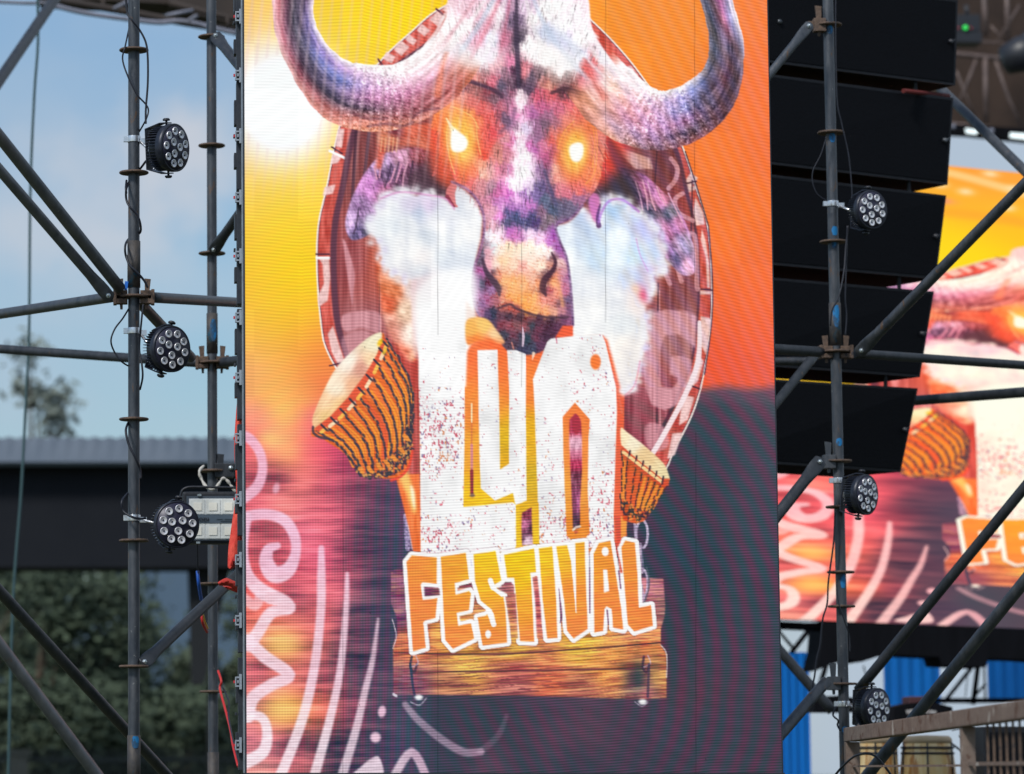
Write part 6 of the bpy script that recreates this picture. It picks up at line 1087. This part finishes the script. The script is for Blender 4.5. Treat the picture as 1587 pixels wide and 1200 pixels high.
cable([(313, 945, 15.92), (317, 962, 15.92), (322, 974, 16.0)], .003, Yw, 'yellow wire beside the upper red wire'); cable([(338, 1040, 16.15), (343, 1056, 16.1), (341, 1068, 16.1), (348, 1095, 16.0), (357, 1130, 15.8), (361, 1155, 15.6), (369, 1188, 15.4)], .0042, Rw, 'long red wire running from the rear pole down to the tall screen')
cable([(342, 1060, 16.15), (350, 1075, 16.1), (355, 1090, 16), (354, 1110, 15.9), (362, 1150, 15.6), (371, 1185, 15.4)], .0028, CABLE, 'black wire twisted along the long red wire')
def cloth(loop, Y, th, label, bul=.02):
    n = len(loop) // 2; mb = MB(); Lp = loop[:n]; Rp_ = loop[n:][::-1]; rows = 7; vs = []
    Ls = csm([P(x, y, Y) for x, y in Lp], 5); Rs = csm([P(x, y, Y) for x, y in Rp_], 5); m__ = len(Ls)
    for i in range(m__):
        for k in range(rows): t = k / (rows - 1); p_ = Ls[i].lerp(Rs[i], t); vs.append(p_ + Vector((0, -bul * math.sin(math.pi * t) - .006 * math.sin(i * 1.7 + k * 2.1), 0)))
    fs = [(i * rows + k, i * rows + k + 1, (i + 1) * rows + k + 1, (i + 1) * rows + k) for i in range(m__ - 1) for k in range(rows - 1)]
    nf = len(vs); vs2 = vs + [v + Vector((0, th, 0)) for v in vs]; fs2 = fs + [tuple(j + nf for j in f)[::-1] for f in fs]
    ed = [(i * rows, (i + 1) * rows) for i in range(m__ - 1)] + [(i * rows + rows - 1, (i + 1) * rows + rows - 1) for i in range(m__ - 1)] + [(k, k + 1) for k in range(rows - 1)] + [((m__ - 1) * rows + k, (m__ - 1) * rows + k + 1) for k in range(rows - 1)]
    fs2 += [(a_, b_, b_ + nf, a_ + nf) for a_, b_ in ed]; mb.add(vs2, fs2, True); return mb
o = cloth([(371, 585), (365, 650), (363, 700), (366, 760), (361, 800), (354, 850), (353, 880), (358, 884), (372, 862), (377, 800), (376, 770), (376, 700), (376, 650), (376, 585)], 14.12, .004, '').build('red_cloth', REDC); tag(o, 'long red cloth strip hanging down the left side of the tall screen', 'cloth')
tc_ = empty('red_cloth', P(355, 905, 15.2)); tag(tc_, 'red cloth tied round the brace beside the tall screen', 'cloth')
local(tc_, cloth([(337, 903), (350, 896), (362, 900), (384, 908), (384, 922), (362, 912), (352, 908), (340, 908)], 15.1, .004, '', .03).build('upper_fold', REDC)); local(tc_, cloth([(345, 908), (360, 909), (374, 912), (386, 916), (386, 930), (372, 921), (360, 916), (350, 912)], 15.15, .004, '', .02).build('lower_fold', REDC))
rp_ = MB(); rp_.tube(csm([P(316, 722, 16.1), P(309, 731, 16.05), P(312, 742, 16.05), P(320, 755, 16.02), P(330, 758, 16.0), P(338, 752, 16.0), P(345, 742, 16.0), P(352, 745, 16.0), (P(358, 753, 16.0)), P(366, 764, 16.0)]), [.004 + .004 * abs(math.sin(i * .35)) for i in range(73)], 9); tag(rp_.build('rope', WHITEC), 'frayed white rope tied under the coupler on the rear left pole', 'rope')
tg = MB(); tg.box(FP(444) + Vector((-.032, -.02, 0)), (.014, .006, .036), (0, .15, 0)); tag(tg.build('plastic_tag', mat('blue_plastic', (.01, .14, .6), .4)), 'small blue plastic tag at the main joint of the near left pole', 'tag')

# ---------------------------------------------------------------- behind the right pole: stage back
def far_slab(pts, Y, dY, m, label, cat, name, group=None, bev=0):
    mb = MB(); mb.hull([P(x, y, Y) for x, y in pts], [P(x, y, Y) + Vector((0, dY, 0)) for x, y in pts]); o = mb.build(name, m, None, bev); tag(o, label, cat, group); return o
dr = empty('stage_drape', P(1430, 1000, 25)); tag(dr, 'black drape and beam hanging below the rear screen', 'drape')
mb = MB(); pts = [(1276, 962), (1400, 968), (1600, 976), (1780, 984), (1780, 1036), (1590, 1022), (1532, 1020), (1528, 1034), (1460, 1031), (1456, 1018), (1372, 1014), (1336, 1026), (1318, 1022), (1282, 1032), (1264, 1040), (1272, 1010)]; mb.hull([P(x, y, 24.2) for x, y in pts], [P(x, y, 24.2) + Vector((0, .5, 0)) for x, y in pts]); local(dr, mb.build('cloth', DRAPE)); mb = MB(); mb.tube([P(1180, 968, 24.2), P(1300, 974, 24.3)], .03, 10); local(dr, mb.build('beam', DRAPE))
def corr(x0, x1, y0, y1, Y, label, n=14):
    a_, b_ = P(x0, y0, Y), P(x1, y1, Y); mb = MB(); w_ = (b_.x - a_.x) / n; pr = []
    for i in range(n): pr += [(a_.x + i * w_, 0), (a_.x + (i + .35) * w_, 0), (a_.x + (i + .5) * w_, .012), (a_.x + (i + .85) * w_, .012)]
    pr.append((b_.x, 0)); vs = [(x, Y + y, a_.z) for x, y in pr] + [(x, Y + y, b_.z) for x, y in pr] + [(x, Y + y + .01, a_.z) for x, y in pr] + [(x, Y + y + .01, b_.z) for x, y in pr]; k = len(pr)
    fs = []
    for i in range(k - 1): fs += [(i, i + 1, i + 1 + k, i + k), (i + 2 * k, i + 3 * k, i + 1 + 3 * k, i + 1 + 2 * k), (i, i + 2 * k, i + 1 + 2 * k, i + 1), (i + k, i + 1 + k, i + 1 + 3 * k, i + 3 * k)]
    fs += [(0, k, 3 * k, 2 * k), (k - 1, 3 * k - 1, 4 * k - 1, 2 * k - 1)]
    mb.add(vs, fs); o = mb.build('blue_sheet', BLUE); tag(o, label, 'blue sheet', 'blue ribbed sheets behind the stage'); return o
corr(1180, 1259, 1011, 1290, 27, 'tall blue ribbed sheet low beside the edge of the tall screen', 6); corr(1369, 1458, 1013, 1095, 27, 'blue ribbed sheet below the black drape in the middle', 5); corr(1530, 1640, 1018, 1084, 27, 'blue ribbed sheet below the black drape at the right edge', 6)
bf = empty('truss', P(1420, 1086, 26)); tag(bf, 'black steel truss behind the blue sheets and drums', 'truss')
for pts, w_ in (([(1200, 970), (1232, 1008)][::-1], 2.5), ([(1226, 1012), (1262, 966)], 4), ([(1262, 1084), (1330, 1086)], 4), ([(1440, 1086), (1600, 1086)], 4), ([(1516, 1030), (1508, 1092)], 4), ([(1462, 1090), (1505, 1036)], 3), ([(1500, 1090), (1528, 1060)], 2), ([(1338, 1032), (1346, 1060), (1350, 1086)], 1.2), ([(1290, 1000), (1266, 1078)], 4), ([(1525, 1034), (1527, 1090)], 1.5), ([(1500, 1040), (1496, 1080)], .8)):
    mb = MB(); mb.tube([P(x, y, 26) for x, y in pts], w_ / F_PX * 26, 8); local(bf, mb.build('tube', DRAPE))
far_slab([(1262, 1080), (1300, 1078), (1326, 1082), (1326, 1104), (1262, 1104)], 22, .3, DRAPE, 'black equipment case half behind the low part of the right pole', 'equipment case', 'equipment_case')
am = empty('amplifier', P(1425, 1100, 21.5)); tag(am, 'black equipment case with a pale worn strip behind the rusty barrier rail', 'amplifier')
for pts, m, nm in (([(1386, 1096), (1410, 1090), (1440, 1087), (1476, 1096), (1478, 1125), (1384, 1125)], DRAPE, 'case'), ([(1404, 1101), (1424, 1098), (1452, 1102), (1450, 1107), (1424, 1105), (1406, 1107)], mat('worn_strip', (.4, .4, .4), .6, 0, .4, (.15, .12, .12), 25), 'trim')):
    mb = MB(); dd = 0 if nm == 'case' else -.02; mb.hull([P(x, y, 21.5 + dd) for x, y in pts], [P(x, y, 21.5 + dd) + Vector((0, .3 if nm == 'case' else .015, 0)) for x, y in pts]); local(am, mb.build(nm, m))
mb = MB(); mb.box(P(1424, 1086, 21.5) + Vector((0, .1, 0)), (.12, .2, .05)); local(am, mb.build('lid', mat('dark_red_case', (.05, .012, .015), .6), None, .01))
sp = empty('loudspeaker', P(1580, 1250, 18.5)); tag(sp, 'black floor loudspeaker behind the wire mesh of the rusty barrier', 'loudspeaker')
mb = MB(); a_ = P(1524, 1126, 18.5); b_ = P(1680, 1290, 18.5); mb.hull([a_, (b_.x, 18.5, a_.z), (b_.x, 18.5, b_.z), (a_.x, 18.5, b_.z)], [(a_.x, 18.9, a_.z), (b_.x, 18.9, a_.z), (b_.x, 18.9, b_.z), (a_.x, 18.9, b_.z)]); local(sp, mb.build('cabinet', SPKE, None, .01))
mb = MB(); mb.hull([a_ + Vector((.03, -.004, -.03)), (b_.x - .03, 18.496, a_.z - .03), (b_.x - .03, 18.496, b_.z), (a_.x + .03, 18.496, b_.z)], [a_ + Vector((.03, .004, -.03)), (b_.x - .03, 18.504, a_.z - .03), (b_.x - .03, 18.504, b_.z), (a_.x + .03, 18.504, b_.z)]); local(sp, mb.build('grille', SPK))
# congas
WOOD = mat('conga_wood', (.88, .50, .15), .35, 0, .5, (.95, .72, .38), 5, (3.6, 3.6, .3), [((.55, .22, .05), 3.4, .56)], .1); SKIN = mat('drum_skin', (.55, .40, .26), .6, 0, .3, (.48, .34, .2), 8)
def conga(px, w_, label, k):
    Y = 19.2; top_ = P(px, 1146, Y); rr = w_ / 2 / F_PX * Y; root = empty('conga_drum', (top_.x, Y, 1.0)); tag(root, label, 'drum', 'wooden conga drums on the stage'); h = top_.z - 1.0; c_ = Vector((top_.x, Y, 1.0))
    mb = MB(); pr = [(rr * .55, 0)] + [(rr * (.62 + .46 * math.sin(math.pi * min(1, .12 + t * .70))), t * h) for t in [i / 12 for i in range(1, 12)]] + [(rr * .86, h - .005), (rr * .84, h)]; mb.lathe(pr, 40, Matrix.Translation(c_)); local(root, mb.build('shell', WOOD))
    mb = MB(); mb.lathe([(0, h + .022), (rr * .78, h + .018), (rr * .88, h + .004), (rr * .90, h - .02), (rr * .885, h - .02)], 40, Matrix.Translation(c_)); local(root, mb.build('skin', SKIN))
    for z in (h - .045, h - .075): mb = MB(); mb.lathe([(rr * .93, z - .006), (rr * .97, z - .006), (rr * .97, z + .006), (rr * .93, z + .006), (rr * .93, z - .006)], 40, Matrix.Translation(c_)); local(root, mb.build('hoop', BLACK))
    for j in range(6):
        a_ = j * math.pi / 3 + k; mb = MB(); u = Vector((math.cos(a_), math.sin(a_), 0)); mb.tube([c_ + u * rr * .99 + Vector((0, 0, h - .02)), c_ + u * rr * 1.06 + Vector((0, 0, h - .26))], .0045, 8); mb.lathe([(0, .012), (.024, .008), (.028, -.01)], 14, Matrix.Translation(c_ + u * rr * 1.06 + Vector((0, 0, h - .24))) @ u.to_track_quat('Z', 'Y').to_matrix().to_4x4()); local(root, mb.build('tuning_lug', BLACK))
conga(1360, 62, 'left light wood conga drum behind the barrier corner', .2); conga(1437, 84, 'larger light wood conga drum right of the first one behind the barrier', 1.35)
cs = empty('cymbal_stand', P(1512, 1200, 20)); tag(cs, 'dark thin stand with crossed legs between the conga drum and floor loudspeaker', 'stand')
for nm, pts, r_ in (('arm', [(1475, 1132), (1492, 1130), (1516, 1140)], .004), ('leg', [(1466, 1146), (1506, 1176), (1524, 1190)], .006), ('leg', [(1528, 1148), (1512, 1190), (1500, 1240)], .009), ('leg', [(1486, 1140), (1510, 1160)], .004), ('upright', [(1519, 1136), (1517, 1180), (1520, 1250)], .004), ('leg', [(1508, 1172), (1526, 1215), (1534, 1250)], .008)):
    mb = MB(); mb.tube(csm([P(x, y, 20) for x, y in pts], 5), r_, 8); local(cs, mb.build(nm, BLACK))

# ---------------------------------------------------------------- rusty barrier, nearest
p0, p1 = P(1318, 1139, 14.3), P(1760, 1076, 9.3); br = empty('barrier', ((p0.x + p1.x) / 2, (p0.y + p1.y) / 2, 0)); tag(br, 'rusty square tube barrier with wire mesh in the bottom right corner', 'barrier')
dv = (p1 - p0); dv.z = 0; dn = dv.normalized(); Lb = dv.length; pe = Vector((-dn.y, dn.x, 0)); zt = (p0.z + p1.z) / 2
def bbox(s0, s1, z0, z1, th, name, m=BARR, bev=.004):
    a_ = p0 + dn * s0; b_ = p0 + dn * s1; mb = MB(); f = lambda z: [Vector((a_.x, a_.y, z)) - pe * th / 2, Vector((b_.x, b_.y, z)) - pe * th / 2, Vector((b_.x, b_.y, z)) + pe * th / 2, Vector((a_.x, a_.y, z)) + pe * th / 2]
    mb.hull(f(z0), f(z1)); return local(br, mb.build(name, m, None, bev))
zr = lambda s_: p0.z + (p1.z - p0.z) * s_ / Lb
mb = MB(); hh = .028; f = lambda p_, e: [p_ - pe * hh + Vector((0, 0, -hh)), p_ + pe * hh + Vector((0, 0, -hh)), p_ + pe * hh + Vector((0, 0, hh)), p_ - pe * hh + Vector((0, 0, hh))]
mb.hull(f(p0 - dn * .0, 0), f(p1, 0)); local(br, mb.build('top_rail', BARR, None, .005))
sdist = lambda px: min(range(0, 4000), key=lambda k: abs(proj(*(p0 + dn * k / 400))[0] - px)) / 400
bbox(.0, .055, .0, p0.z - hh - .001, .055, 'post'); s1_ = sdist(1499); bbox(s1_ - .02, s1_ + .02, .0, zr(s1_) - hh - .001, .045, 'post'); bbox(.056, Lb, .05, .10, .05, 'bottom_rail')
s_ = sdist(1530); k = 0
while s_ < Lb - .1 and k < 60: bbox(s_ - .0032, s_ + .0032, .10, zr(s_) - hh - .001, .007, 'mesh_wire', RUST, 0); s_ += .105; k += 1
for z in (.3, .6, .9, 1.2, 1.5, 1.72): bbox(s1_ + .022, Lb - .02, z - .006, z + .006, .008, 'mesh_wire', BARR, 0)
for z in (1.715,): bbox(.06, s1_ - .03, z - .004, z + .004, .008, 'mesh_wire', BARR, 0)
